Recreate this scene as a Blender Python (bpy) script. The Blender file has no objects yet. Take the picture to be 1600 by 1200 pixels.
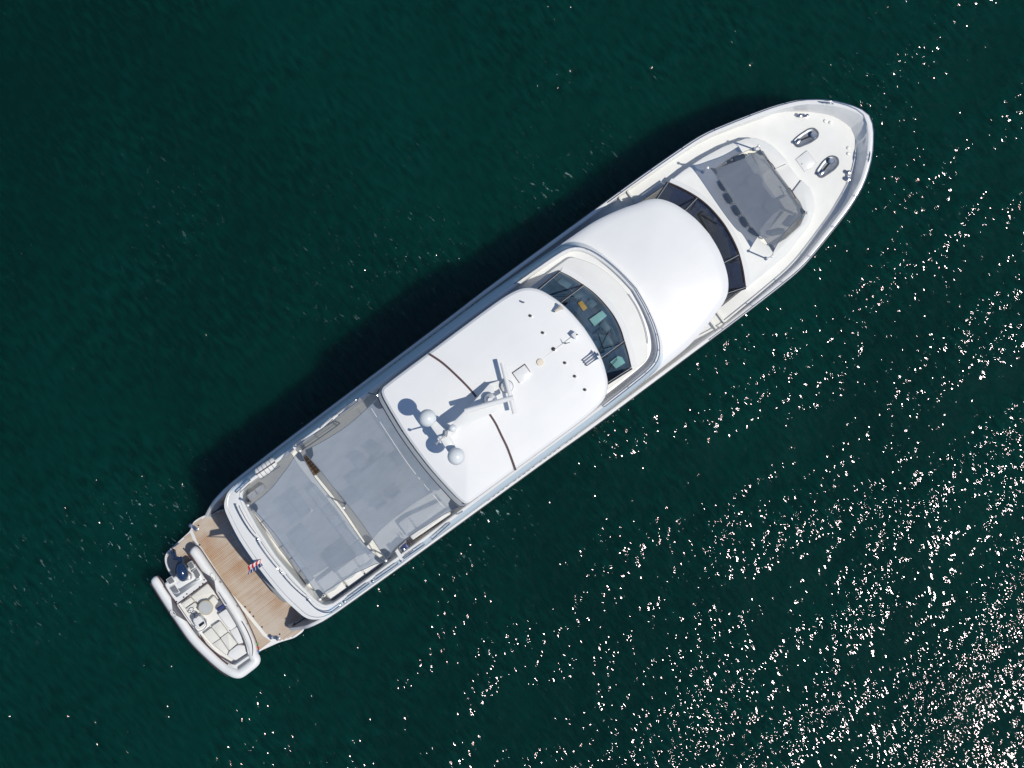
import bpy, math, random
from mathutils import Vector, Matrix
random.seed(7)
R = math.radians
scene = bpy.context.scene
col = scene.collection

# ------------------------------------------------------------------ camera, sky, sun, exposure
CAM_H = 85.0            # drone height above the water (m)
FPX = 3100.0            # focal length in pixels of the 1600 px wide photograph
NX, NY = 765.0, 540.0   # where the point straight below the drone falls in the photograph
cam_data = bpy.data.cameras.new('camera')
cam = bpy.data.objects.new('camera', cam_data); col.objects.link(cam)
cam.location = (0, 0, CAM_H); cam.rotation_euler = (0, 0, 0)
cam_data.sensor_width = 36.0; cam_data.lens = FPX / 1600.0 * 36.0
cam_data.shift_x = (800 - NX) / 1600.0
cam_data.shift_y = (NY - 600) / 1600.0
cam_data.clip_start = 1.0; cam_data.clip_end = 9000.0
scene.camera = cam

SUN_EL = R(65.5)
sd2 = Vector((0.93, -0.38)).normalized()
sun_dir = Vector((sd2.x * math.cos(SUN_EL), sd2.y * math.cos(SUN_EL), math.sin(SUN_EL)))
world = bpy.data.worlds.new('World'); scene.world = world; world.use_nodes = True
wn = world.node_tree; wn.nodes.clear()
wo = wn.nodes.new('ShaderNodeOutputWorld'); bg = wn.nodes.new('ShaderNodeBackground')
sky = wn.nodes.new('ShaderNodeTexSky'); sky.sky_type = 'NISHITA'; sky.sun_disc = False
sky.sun_elevation = SUN_EL; sky.sun_rotation = math.atan2(sd2.x, sd2.y)
sky.air_density = 1.0; sky.dust_density = 0.3; sky.ozone_density = 6.0
wn.links.new(sky.outputs[0], bg.inputs[0]); wn.links.new(bg.outputs[0], wo.inputs[0])
bg.inputs[1].default_value = 0.085
sl = bpy.data.lights.new('sun', 'SUN'); sl.energy = 3.0; sl.angle = R(0.53); sl.color = (1.0, 0.955, 0.85)
so = bpy.data.objects.new('sun', sl); col.objects.link(so); so.location = (40, -15, 90)
so.rotation_euler = sun_dir.to_track_quat('Z', 'Y').to_euler()
scene.view_settings.view_transform = 'Standard'; scene.view_settings.look = 'None'
scene.view_settings.exposure = 0.0; scene.view_settings.gamma = 1.0
scene.view_settings.use_curve_mapping = False

# ------------------------------------------------------------------ materials
def newmat(name):
    m = bpy.data.materials.new(name); m.use_nodes = True
    return m, m.node_tree, m.node_tree.nodes['Principled BSDF']

def mat(name, rgb, rough=0.4, metal=0.0, spec=0.5, coat=0.0, var=0.05, vscale=3.0, bump=0.0, bscale=60.0):
    m, nt, p = newmat(name)
    p.inputs['Roughness'].default_value = rough; p.inputs['Metallic'].default_value = metal
    p.inputs['Specular IOR Level'].default_value = spec; p.inputs['Coat Weight'].default_value = coat
    p.inputs['Coat Roughness'].default_value = 0.08
    tc = nt.nodes.new('ShaderNodeTexCoord')
    n = nt.nodes.new('ShaderNodeTexNoise'); n.inputs['Scale'].default_value = vscale
    n.inputs['Detail'].default_value = 5
    nt.links.new(tc.outputs['Object'], n.inputs['Vector'])
    cr = nt.nodes.new('ShaderNodeMapRange')
    cr.inputs['From Min'].default_value = 0.3; cr.inputs['From Max'].default_value = 0.7
    cr.inputs['To Min'].default_value = 1 - var; cr.inputs['To Max'].default_value = 1 + var
    nt.links.new(n.outputs['Fac'], cr.inputs['Value'])
    mx = nt.nodes.new('ShaderNodeVectorMath'); mx.operation = 'SCALE'
    mx.inputs[0].default_value = rgb
    nt.links.new(cr.outputs[0], mx.inputs['Scale']); nt.links.new(mx.outputs[0], p.inputs['Base Color'])
    if bump:
        n2 = nt.nodes.new('ShaderNodeTexNoise'); n2.inputs['Scale'].default_value = bscale
        nt.links.new(tc.outputs['Object'], n2.inputs['Vector'])
        b = nt.nodes.new('ShaderNodeBump'); b.inputs['Strength'].default_value = 1.0
        b.inputs['Distance'].default_value = bump
        nt.links.new(n2.outputs['Fac'], b.inputs['Height']); nt.links.new(b.outputs[0], p.inputs['Normal'])
    return m

MW = mat('white_gelcoat', (0.80, 0.80, 0.79), 0.22, coat=0.3, var=0.02, vscale=0.8)
MH = mat('white_hull_paint', (0.78, 0.79, 0.80), 0.12, coat=0.8, var=0.02, vscale=0.6)
MHP = mat('sky_tinted_hull_white', (0.66, 0.77, 0.85), 0.2, coat=0.3, var=0.02, vscale=0.6)  # white hull tinted blue to imitate skylight on the shaded port side
MROOF = mat('white_roof_paint', (0.80, 0.80, 0.80), 0.38, var=0.02, vscale=0.9)
MDECK = mat('nonslip_deck', (0.74, 0.73, 0.69), 0.6, var=0.03, vscale=4, bump=0.0015, bscale=90)
MBOW = mat('bow_deck_nonslip', (0.78, 0.78, 0.76), 0.55, var=0.025, vscale=2.0, bump=0.0015, bscale=90)
MGREYW = mat('pale_grey_moulding', (0.50, 0.53, 0.55), 0.35, var=0.03)
MSTEEL = mat('stainless_steel', (0.62, 0.62, 0.64), 0.18, metal=1.0, var=0.03)
MDARK = mat('dark_rubber', (0.025, 0.024, 0.03), 0.5, var=0.1)
MBLACK = mat('black_plastic', (0.012, 0.013, 0.02), 0.35, var=0.1)
MSEAM = mat('maroon_sealant', (0.075, 0.035, 0.045), 0.6, var=0.1)
MCUSH = mat('cream_cushion', (0.77, 0.75, 0.69), 0.8, var=0.04, vscale=5, bump=0.006, bscale=9)
MCUSHW = mat('white_cushion', (0.80, 0.79, 0.77), 0.75, var=0.03, vscale=5, bump=0.005, bscale=8)
MPIPE = mat('brown_piping', (0.09, 0.06, 0.06), 0.6)
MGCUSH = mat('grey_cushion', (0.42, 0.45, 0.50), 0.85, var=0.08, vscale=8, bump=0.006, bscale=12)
MSLATE = mat('slate_headrest', (0.15, 0.18, 0.22), 0.85, var=0.1, vscale=8)
MBEIGE = mat('beige_vinyl', (0.52, 0.46, 0.34), 0.6)
MCREAMD = mat('cream_plastic', (0.78, 0.68, 0.54), 0.5)
MPAD = mat('grey_foam_pad', (0.17, 0.18, 0.20), 0.8, var=0.1, vscale=10)
MNAVY = mat('navy_cowl', (0.012, 0.035, 0.10), 0.16, coat=0.8, var=0.06)
MTUBE = mat('white_hypalon', (0.82, 0.82, 0.81), 0.45, var=0.03)
MCHAR = mat('charcoal_hypalon', (0.10, 0.105, 0.12), 0.5)
MDOME = mat('white_radome', (0.76, 0.79, 0.80), 0.3, var=0.02)
MALU = mat('brushed_grey', (0.34, 0.36, 0.38), 0.35, metal=0.6, var=0.08)
MRED = mat('flag_red', (0.60, 0.008, 0.02), 0.7)
MFLAGW = mat('flag_white', (0.78, 0.77, 0.75), 0.7)
MFLAGB = mat('flag_blue', (0.02, 0.035, 0.16), 0.7)
MORANGE = mat('orange_folder', (0.90, 0.42, 0.05), 0.6)
MPAPER = mat('pale_teal_paper', (0.50, 0.80, 0.68), 0.7)
MDASH = mat('dark_dashboard', (0.055, 0.10, 0.165), 0.6, var=0.45, vscale=1.6)
MDASH2 = mat('grey_dash_panel', (0.11, 0.18, 0.23), 0.55, var=0.25, vscale=2.5)
MWOOD = mat('dark_stair_wood', (0.14, 0.075, 0.035), 0.5, var=0.3, vscale=7)
MGREEN = mat('green_sticker', (0.05, 0.40, 0.08), 0.5)
MBLUE = mat('blue_sticker', (0.03, 0.12, 0.5), 0.5)
MGLASSW = mat('grey_tabletop', (0.47, 0.49, 0.50), 0.4)

def teak(name, a, b):
    m, nt, p = newmat(name)
    tc = nt.nodes.new('ShaderNodeTexCoord'); mp = nt.nodes.new('ShaderNodeMapping')
    mp.inputs['Scale'].default_value = (0.16, 9.0, 1)
    nt.links.new(tc.outputs['Object'], mp.inputs['Vector'])
    n = nt.nodes.new('ShaderNodeTexNoise'); n.inputs['Scale'].default_value = 1.6; n.inputs['Detail'].default_value = 8
    n.inputs['Roughness'].default_value = 0.7
    nt.links.new(mp.outputs[0], n.inputs['Vector'])
    n3 = nt.nodes.new('ShaderNodeTexNoise'); n3.inputs['Scale'].default_value = 0.9
    nt.links.new(tc.outputs['Object'], n3.inputs['Vector'])
    ad = nt.nodes.new('ShaderNodeMath'); ad.operation = 'ADD'
    nt.links.new(n.outputs['Fac'], ad.inputs[0]); nt.links.new(n3.outputs['Fac'], ad.inputs[1])
    mr = nt.nodes.new('ShaderNodeMapRange'); mr.inputs['From Min'].default_value = 0.83; mr.inputs['From Max'].default_value = 1.17
    nt.links.new(ad.outputs[0], mr.inputs['Value'])
    mx = nt.nodes.new('ShaderNodeMix'); mx.data_type = 'RGBA'
    mx.inputs[6].default_value = (*a, 1); mx.inputs[7].default_value = (*b, 1)
    nt.links.new(mr.outputs[0], mx.inputs[0]); nt.links.new(mx.outputs[2], p.inputs['Base Color'])
    p.inputs['Roughness'].default_value = 0.65
    return m
MTEAK = teak('weathered_teak', (0.42, 0.245, 0.135), (0.56, 0.48, 0.40))
MTEAKG = teak('grey_teak', (0.20, 0.17, 0.145), (0.30, 0.27, 0.24))

def glass(name, tint, refl=0.06):
    m = bpy.data.materials.new(name); m.use_nodes = True; nt = m.node_tree; nt.nodes.clear()
    o = nt.nodes.new('ShaderNodeOutputMaterial'); mx = nt.nodes.new('ShaderNodeMixShader')
    t = nt.nodes.new('ShaderNodeBsdfTransparent'); g = nt.nodes.new('ShaderNodeBsdfGlossy')
    lw0 = nt.nodes.new('ShaderNodeLayerWeight'); lw0.inputs['Blend'].default_value = 0.5
    pw = nt.nodes.new('ShaderNodeMath'); pw.operation = 'POWER'; pw.inputs[1].default_value = 5.0
    nt.links.new(lw0.outputs['Facing'], pw.inputs[0])
    lw = nt.nodes.new('ShaderNodeMapRange'); lw.inputs['To Min'].default_value = refl; lw.inputs['To Max'].default_value = 1.0
    nt.links.new(pw.outputs[0], lw.inputs['Value'])
    t.inputs['Color'].default_value = (*tint, 1); g.inputs['Roughness'].default_value = 0.03
    nt.links.new(lw.outputs[0], mx.inputs[0]); nt.links.new(t.outputs[0], mx.inputs[1])
    nt.links.new(g.outputs[0], mx.inputs[2]); nt.links.new(mx.outputs[0], o.inputs[0])
    return m
MGL1 = glass('tinted_blue_glass', (0.60, 0.70, 0.76))
MGL2 = glass('dark_tinted_glass', (0.42, 0.46, 0.54), 0.07)

def sailmat(name, rgb, thru, fine=True):
    m = bpy.data.materials.new(name); m.use_nodes = True; nt = m.node_tree; nt.nodes.clear()
    o = nt.nodes.new('ShaderNodeOutputMaterial'); mx = nt.nodes.new('ShaderNodeMixShader')
    mx2 = nt.nodes.new('ShaderNodeMixShader')
    t = nt.nodes.new('ShaderNodeBsdfTransparent'); d = nt.nodes.new('ShaderNodeBsdfDiffuse'); tr = nt.nodes.new('ShaderNodeBsdfTranslucent')
    tc = nt.nodes.new('ShaderNodeTexCoord'); n = nt.nodes.new('ShaderNodeTexNoise'); n.inputs['Scale'].default_value = 1.3
    n.inputs['Detail'].default_value = 6
    mp = nt.nodes.new('ShaderNodeMapping'); mp.inputs['Scale'].default_value = (1, 2.2, 1)
    nt.links.new(tc.outputs['Object'], mp.inputs['Vector']); nt.links.new(mp.outputs[0], n.inputs['Vector'])
    mr = nt.nodes.new('ShaderNodeMapRange'); mr.inputs['To Min'].default_value = 0.88; mr.inputs['To Max'].default_value = 1.12
    nt.links.new(n.outputs['Fac'], mr.inputs['Value'])
    sc = nt.nodes.new('ShaderNodeVectorMath'); sc.operation = 'SCALE'; sc.inputs[0].default_value = rgb
    nt.links.new(mr.outputs[0], sc.inputs['Scale'])
    nt.links.new(sc.outputs[0], d.inputs['Color']); nt.links.new(sc.outputs[0], tr.inputs['Color'])
    bn = nt.nodes.new('ShaderNodeBump'); bn.inputs['Distance'].default_value = 0.05
    nt.links.new(n.outputs['Fac'], bn.inputs['Height']); nt.links.new(bn.outputs[0], d.inputs['Normal'])
    mx2.inputs[0].default_value = 0.3
    nt.links.new(d.outputs[0], mx2.inputs[1]); nt.links.new(tr.outputs[0], mx2.inputs[2])
    mx.inputs[0].default_value = thru
    nt.links.new(mx2.outputs[0], mx.inputs[1]); nt.links.new(t.outputs[0], mx.inputs[2])
    nt.links.new(mx.outputs[0], o.inputs[0])
    return m
MSAIL = sailmat('grey_mesh_awning', (0.40, 0.455, 0.53), 0.24)
MSAILB = sailmat('dark_grey_mesh_awning', (0.21, 0.24, 0.29), 0.18)
MPATCH = sailmat('awning_corner_patch', (0.10, 0.13, 0.18), 0.08)

def watermat():
    m, nt, p = newmat('sea_water'); L = nt.links; N = nt.nodes
    tc = N.new('ShaderNodeTexCoord')
    def mp(rot, sx, sy):
        q = N.new('ShaderNodeMapping'); q.inputs['Rotation'].default_value = (0, 0, rot)
        q.inputs['Scale'].default_value = (sx, sy, 1)
        # rotate first, then stretch
        r = N.new('ShaderNodeMapping'); r.inputs['Rotation'].default_value = (0, 0, rot)
        L.new(tc.outputs['Object'], r.inputs['Vector'])
        q.inputs['Rotation'].default_value = (0, 0, 0)
        L.new(r.outputs[0], q.inputs['Vector']); return q
    def noise(src, scale, det, rough=0.5, dist=0.0):
        n = N.new('ShaderNodeTexNoise'); n.inputs['Scale'].default_value = scale; n.inputs['Detail'].default_value = det
        n.inputs['Roughness'].default_value = rough; n.inputs['Distortion'].default_value = dist
        L.new(src.outputs[0], n.inputs['Vector']); return n
    def math_(op, a, b):
        q = N.new('ShaderNodeMath'); q.operation = op
        for i, s in enumerate((a, b)):
            if isinstance(s, (int, float)): q.inputs[i].default_value = s
            else: L.new(s, q.inputs[i])
        return q.outputs[0]
    def rng(v, a, b, c, d):
        q = N.new('ShaderNodeMapRange'); q.inputs['From Min'].default_value = a; q.inputs['From Max'].default_value = b
        q.inputs['To Min'].default_value = c; q.inputs['To Max'].default_value = d; L.new(v, q.inputs['Value']); return q.outputs[0]
    across = mp(R(-42), 1.0, 0.37)      # ripples: fast along the wind, slow along the crests
    big = mp(R(-12), 1.0, 0.55)
    gust = mp(R(-38), 0.45, 1.0)
    n1 = noise(across, 4.6, 0.5, 0.5, 0.3)
    n2 = noise(across, 11.5, 0, 0.5, 0.3)
    n3 = noise(big, 0.7, 2, 0.5)
    g = noise(gust, 0.32, 3, 0.6)
    gm = rng(g.outputs['Fac'], 0.35, 0.64, 0.38, 1.28)
    h = math_('MULTIPLY', n1.outputs['Fac'], A1)
    h = math_('ADD', h, math_('MULTIPLY', n2.outputs['Fac'], A2))
    h = math_('MULTIPLY', h, gm)
    h = math_('ADD', h, math_('MULTIPLY', n3.outputs['Fac'], A3))
    b = N.new('ShaderNodeBump'); b.inputs['Strength'].default_value = 1.0; b.inputs['Distance'].default_value = 1.0
    L.new(h, b.inputs['Height']); L.new(b.outputs[0], p.inputs['Normal'])
    # body colour of the water: slow green and blue drifts plus foam specks and painted hull glints
    c = noise(big, 0.045, 6, 0.68)
    mx = N.new('ShaderNodeMix'); mx.data_type = 'RGBA'
    mx.inputs[6].default_value = (0.00031, 0.0171, 0.0129, 1); mx.inputs[7].default_value = (0.0004, 0.0350, 0.0255, 1)
    cf = math_('ADD', rng(c.outputs['Fac'], 0.35, 0.65, 0.75, 0), math_('MULTIPLY', math_('SUBTRACT', n1.outputs['Fac'], 0.5), math_('MULTIPLY', gm, 1.5)))  # ripple relief put into the colour: crests tinted lighter
    mx.clamp_factor = True
    L.new(cf, mx.inputs[0])
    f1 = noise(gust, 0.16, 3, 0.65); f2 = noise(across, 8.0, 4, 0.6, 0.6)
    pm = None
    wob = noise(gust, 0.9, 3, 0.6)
    for fx, fy, fr, fs in ((225, 850, 1.8, 2.2), (240, 880, 1.2, 2.2), (200, 838, 1.3, 1.8), (868, 282, 1.5, .8), (935, 245, 1.0, .6), (640, 395, 1.7, .7), (545, 475, 1.5, .6), (60, 905, 2.0, .7), (260, 340, 2.2, .35), (772, 808, 1.2, 2.2), (735, 860, 1.0, 1.5), (1300, 150, 1.2, .4), (425, 1010, 0.7, .9), (560, 430, 3.0, .3)):  # pale patches painted in for glints thrown off the hull, and some foam
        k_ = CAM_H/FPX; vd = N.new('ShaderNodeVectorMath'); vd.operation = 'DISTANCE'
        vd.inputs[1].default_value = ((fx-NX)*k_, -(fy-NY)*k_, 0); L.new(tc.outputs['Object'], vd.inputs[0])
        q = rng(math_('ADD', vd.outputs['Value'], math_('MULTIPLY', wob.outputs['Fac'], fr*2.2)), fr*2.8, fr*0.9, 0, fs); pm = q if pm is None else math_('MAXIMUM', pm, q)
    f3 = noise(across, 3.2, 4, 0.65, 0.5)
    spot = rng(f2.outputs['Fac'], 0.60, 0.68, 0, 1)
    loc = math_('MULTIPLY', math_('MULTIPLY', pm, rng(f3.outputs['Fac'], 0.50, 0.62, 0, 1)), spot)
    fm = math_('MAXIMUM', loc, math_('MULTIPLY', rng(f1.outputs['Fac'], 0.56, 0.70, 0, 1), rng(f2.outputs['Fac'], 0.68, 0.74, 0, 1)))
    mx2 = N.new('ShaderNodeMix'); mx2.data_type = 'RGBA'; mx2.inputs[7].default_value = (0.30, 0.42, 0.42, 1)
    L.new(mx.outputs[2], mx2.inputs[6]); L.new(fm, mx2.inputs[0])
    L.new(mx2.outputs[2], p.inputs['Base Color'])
    p.inputs['Roughness'].default_value = 0.045; p.inputs['IOR'].default_value = 1.333
    p.subsurface_method = 'BURLEY'; p.inputs['Subsurface Weight'].default_value = 1.0
    p.inputs['Subsurface Radius'].default_value = (1.0, 1.6, 1.6); p.inputs['Subsurface Scale'].default_value = 1.5
    # the surface reflection on top of the water body
    p.inputs['Specular IOR Level'].default_value = 0.0
    gl_ = N.new('ShaderNodeBsdfGlossy'); gl_.distribution = 'BECKMANN'; gl_.inputs['Roughness'].default_value = 0.10
    gl_.inputs['Color'].default_value = (1.0, 0.82, 0.92, 1)
    fr_ = N.new('ShaderNodeFresnel'); fr_.inputs['IOR'].default_value = 1.333
    L.new(b.outputs[0], gl_.inputs['Normal']); L.new(b.outputs[0], fr_.inputs['Normal'])
    ms = N.new('ShaderNodeMixShader'); L.new(fr_.outputs[0], ms.inputs[0]); L.new(p.outputs[0], ms.inputs[1]); L.new(gl_.outputs[0], ms.inputs[2])
    L.new(ms.outputs[0], N['Material Output'].inputs['Surface'])
    return m
A1, A2, A3 = 0.070, 0.029, 0.08
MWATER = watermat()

# ------------------------------------------------------------------ coordinates
# Everything is laid out in the yacht's own frame: X towards the bow, Y to port, Z up, metres.
ANG = R(36.5)
UX, UY = math.cos(ANG), -math.sin(ANG)
VX, VY = math.sin(ANG), math.cos(ANG)
SN, VN = NX * UX + NY * UY, NX * VX + NY * VY
OFF = 1.646
OW = Vector((-OFF * -math.sin(ANG), -OFF * math.cos(ANG), 0))
ROT = Matrix.Rotation(ANG, 3, 'Z')
def Lp(px, py, z):
    k = (CAM_H - z) / FPX
    return Vector((((px * UX + py * UY) - SN) * k, -((px * VX + py * VY) - VN) * k + OFF, z))
def Ls(s, v, z):
    k = (CAM_H - z) / FPX
    return Vector(((s - SN) * k, -(v - VN) * k + OFF, z))
def LP(pts, z): return [Lp(x, y, z) for x, y in pts]
def mir(p): return Vector((p.x, -p.y, p.z))
def zz(p, z): return Vector((p.x, p.y, z))

def catmull(pts, closed=False, sub=6):
    n = len(pts); out = []
    rngs = n if closed else n - 1
    for i in range(rngs):
        if closed: a, b, c, d = pts[(i-1) % n], pts[i], pts[(i+1) % n], pts[(i+2) % n]
        else: a, b, c, d = pts[max(i-1, 0)], pts[i], pts[i+1], pts[min(i+2, n-1)]
        for j in range(sub):
            t = j / sub
            out.append(0.5 * ((2*b) + (c-a)*t + (2*a-5*b+4*c-d)*t*t + (3*b-a-3*c+d)*t*t*t))
    if not closed: out.append(pts[-1].copy())
    return out
def resample(pts, n):
    L = [0.0]
    for a, b in zip(pts, pts[1:]): L.append(L[-1] + (b-a).length)
    T = L[-1]; out = []; j = 0
    for i in range(n):
        d = T * i / (n-1)
        while j < len(L)-2 and L[j+1] < d: j += 1
        q = (d - L[j]) / max(L[j+1]-L[j], 1e-9); out.append(pts[j].lerp(pts[j+1], min(max(q, 0), 1)))
    return out
def area2(p): return sum(p[i].x*p[(i+1) % len(p)].y - p[(i+1) % len(p)].x*p[i].y for i in range(len(p)))
def ccw(p): return p if area2(p) > 0 else list(reversed(p))
def inset(p, d):      # closed outline, counter-clockwise; positive d goes inwards
    n = len(p); out = []
    for i in range(n):
        a, b, c = p[i-1], p[i], p[(i+1) % n]
        e1 = (b-a); e2 = (c-b); e1.z = e2.z = 0
        if e1.length < 1e-9: e1 = e2
        if e2.length < 1e-9: e2 = e1
        e1 = e1.normalized(); e2 = e2.normalized()
        n1 = Vector((-e1.y, e1.x, 0)); n2 = Vector((-e2.y, e2.x, 0)); m = n1 + n2
        if m.length < 1e-6: m = n1
        m = m.normalized(); k = 1 / max(m.dot(n1), 0.5)
        out.append(b + m * d * k)
    return out
def roundc(pts, r, seg=4):   # round the corners of a closed outline
    out = []; n = len(pts)
    for i in range(n):
        a, b, c = pts[i-1], pts[i], pts[(i+1) % n]
        d1 = (a-b); d2 = (c-b); rr = min(r, d1.length*0.45, d2.length*0.45)
        p, q = b + d1.normalized()*rr, b + d2.normalized()*rr
        for j in range(seg+1):
            t = j/seg; out.append((1-t)*(1-t)*p + 2*t*(1-t)*b + t*t*q)
    return out
def symout(half):      # half outline on the port side, aft to bow, becomes a closed symmetric outline
    a = [v.copy() for v in half]
    for v in a:
        if abs(v.y) < 0.12: v.y = 0.0
    b = [mir(v) for v in reversed(a) if abs(v.y) > 1e-6]
    return ccw(a + b)

class G:
    def __init__(s): s.v = []; s.f = []
    def add(s, vs, fs):
        o = len(s.v); s.v += [Vector(x) for x in vs]; s.f += [[i+o for i in f] for f in fs]; return s
    def loft(s, rings, closed=True, cap0=False, cap1=False):
        n = len(rings[0]); o = len(s.v)
        for r in rings: s.v += [Vector(x) for x in r]
        for k in range(len(rings)-1):
            for i in range(n if closed else n-1):
                j = (i+1) % n
                s.f.append([o+k*n+i, o+k*n+j, o+(k+1)*n+j, o+(k+1)*n+i])
        if cap0: s.f.append([o+i for i in reversed(range(n))])
        if cap1: s.f.append([o+(len(rings)-1)*n+i for i in range(n)])
        return s
    def prism(s, out, z1, z0, r=0.0):
        out = ccw([v.copy() for v in out])
        rings = [[zz(v, z0) for v in out], [zz(v, z1-r) for v in out]]
        if r > 0:
            rings.append([zz(v, z1-0.3*r) for v in inset(out, 0.3*r)])
            rings.append([zz(v, z1) for v in inset(out, r)])
        return s.loft(rings, True, True, True)
    def box(s, c, sz, rz=0.0, r=0.0):
        c = Vector(c); a, b = sz[0]/2, sz[1]/2; m = Matrix.Rotation(rz, 3, 'Z')
        o = [c + m @ Vector((x, y, 0)) for x, y in ((-a, -b), (a, -b), (a, b), (-a, b))]
        return s.prism(o, c.z+sz[2]/2, c.z-sz[2]/2, r)
    def tube(s, path, r, n=8, closed=False):
        path = [Vector(p) for p in path]; m = len(path); rings = []; up = Vector((0, 0, 1)); prev = None
        for i, p in enumerate(path):
            if closed: t = path[(i+1) % m] - path[i-1]
            else: t = path[min(i+1, m-1)] - path[max(i-1, 0)]
            t = t.normalized() if t.length > 1e-9 else Vector((1, 0, 0))
            x = (prev - t*prev.dot(t)) if prev is not None else (up.cross(t) if abs(t.z) < 0.95 else Vector((1, 0, 0)).cross(t))
            if x.length < 1e-6: x = Vector((1, 0, 0)).cross(t)
            x = x.normalized(); prev = x; y = t.cross(x)
            rr = r[i] if isinstance(r, (list, tuple)) else r
            rings.append([p + rr*(math.cos(2*math.pi*k/n)*x + math.sin(2*math.pi*k/n)*y) for k in range(n)])
        if closed: rings.append(rings[0])
        return s.loft(rings, True, not closed, not closed)
    def lathe(s, c, prof, n=24, axis=None):   # prof = [(r, z)...] upwards from c
        c = Vector(c); q = Vector((0, 0, 1)).rotation_difference(Vector(axis).normalized()) if axis is not None else None
        rings = []
        for r_, z in prof:
            ring = [Vector((r_*math.cos(2*math.pi*k/n), r_*math.sin(2*math.pi*k/n), z)) for k in range(n)]
            rings.append([c + (q @ p if q else p) for p in ring])
        return s.loft(rings, True, prof[0][0] > 1e-4, prof[-1][0] > 1e-4)
    def ell(s, c, rx, ry, rz, rot=0.0, nu=20, nv=12):
        m = Matrix.Rotation(rot, 3, 'Z'); c = Vector(c); rings = []
        for i in range(nv+1):
            a = -math.pi/2 + math.pi*i/nv; ca = max(math.cos(a), 0.001)
            rings.append([c + m @ Vector((rx*ca*math.cos(2*math.pi*k/nu), ry*ca*math.sin(2*math.pi*k/nu), rz*math.sin(a))) for k in range(nu)])
        return s.loft(rings, True, True, True)

def setup(o, label=None, cat=None, group=None, kind=None):
    if label: o['label'] = label
    if cat: o['category'] = cat
    if group: o['group'] = group
    if kind: o['kind'] = kind
    return o
def mesh_of(name, g, m, org, smooth=True, angle=35):
    me = bpy.data.meshes.new(name)
    me.from_pydata([(v-org)[:] for v in g.v], [], g.f); me.update()
    if smooth:
        me.polygons.foreach_set('use_smooth', [True]*len(me.polygons)); me.set_sharp_from_angle(angle=R(angle))
    me.materials.append(m); return me
def toworld(p): return OW + ROT @ p
class Thing:
    def __init__(s, name, loc, label, cat, group=None, kind=None):
        s.org = Vector(loc); s.o = bpy.data.objects.new(name, None); col.objects.link(s.o)
        s.o.location = toworld(s.org); s.o.rotation_euler = (0, 0, ANG); s.o.empty_display_size = 0.3
        setup(s.o, label, cat, group, kind)
    def part(s, name, g, m, parent=None, smooth=True, label=None, kind=None, angle=35):
        o = bpy.data.objects.new(name, mesh_of(name, g, m, s.org, smooth, angle)); col.objects.link(o)
        o.parent = parent or s.o; setup(o, label, None, None, kind); return o
def solo(name, g, m, label, cat, group=None, kind=None, smooth=True, org=None):
    if org is None:
        n = len(g.v); org = sum(g.v, Vector())/n; org.z = min(v.z for v in g.v)
    o = bpy.data.objects.new(name, mesh_of(name, g, m, org, smooth)); col.objects.link(o)
    o.location = toworld(org); o.rotation_euler = (0, 0, ANG); return setup(o, label, cat, group, kind)
def clone(t, delta, label=None, rz=0.0):   # copy a thing, its parts and sub-parts; shares mesh data
    src = t.o if isinstance(t, Thing) else t
    def rec(o, par):
        c = o.copy(); col.objects.link(c); c.parent = par
        for ch in o.children: rec(ch, c)
        return c
    c = rec(src, None); c.location = src.location + ROT @ Vector(delta); c.rotation_euler = (0, 0, src.rotation_euler.z + rz)
    if label: c['label'] = label
    return c

# ------------------------------------------------------------------ the sea
g = G(); S_ = 3500.0
g.add([(-S_, -S_, 0), (S_, -S_, 0), (S_, S_, 0), (-S_, S_, 0)], [[0, 1, 2, 3]])
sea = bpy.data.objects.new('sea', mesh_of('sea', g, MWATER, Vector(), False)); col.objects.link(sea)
setup(sea, 'dark teal sea with sun glitter towards the lower right', 'sea', None, 'structure')

# ------------------------------------------------------------------ the yacht
Y = Thing('motor_yacht', (0, 0, 0), 'long white motor yacht lying diagonally across the dark sea with grey awnings fore and aft', 'motor yacht')

def sheer_z(x):   # height of the gunwale along the boat
    s = x / ((CAM_H-3.6)/FPX) + SN
    if s < -185: return 3.3 - (min(-185 - s, 40)/40)**1.3 * 2.2
    if s < 350: return 3.3
    return 3.3 + 0.85 * min((s-350)/630, 1)**1.3
tr = [(-222, 838), (-205, 830), (-190, 826), (-160, 822), (-78, 820), (60, 818.5), (254, 817), (352, 815.5), (470, 816), (531, 816.5), (620, 817),
      (707, 819), (755, 822), (795, 830.5), (859, 848), (893, 860), (919, 873), (946, 894), (964.5, 914.5), (975, 929), (981, 941), (983.5, 952.5)]
SH = []
for s, v in tr:
    p = Ls(s, v, 3.5); zt = sheer_z(p.x); p = Ls(s, v, zt); SH.append(p)
SH[-1].y = 0
SH = resample(catmull(SH, sub=8), 90)
def halfoff(curve, d):   # shift the half curve inwards (towards the centre line) by d(i)
    out = []
    for i, p in enumerate(curve):
        t = curve[min(i+1, len(curve)-1)] - curve[max(i-1, 0)]; t.z = 0; t = t.normalized()
        n_ = Vector((t.y, -t.x, 0))
        dd = d(p) if callable(d) else d
        q = p + n_*dd
        if i == len(curve)-1: q.y = 0
        q.y = max(q.y, 0.0); out.append(q)
    return out
XB = SH[-1].x
def lvl(z, yw, pull):   # a lower hull level: narrower and pulled back at the bow
    out = []
    for p in SH:
        t = max(0, (p.x - 2)/(XB - 2)); w = yw * (1 - 0.5*max(0, 1-z/4.4)**2.2*t**2)
        out.append(Vector((p.x - pull*t**4, p.y*w, min(z, p.z-0.05))))
    out[-1].y = 0; return out
rub = [Vector((p.x, p.y + (0.05 if p.y > 0.3 else 0), p.z - 0.42)) for p in SH]
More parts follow.
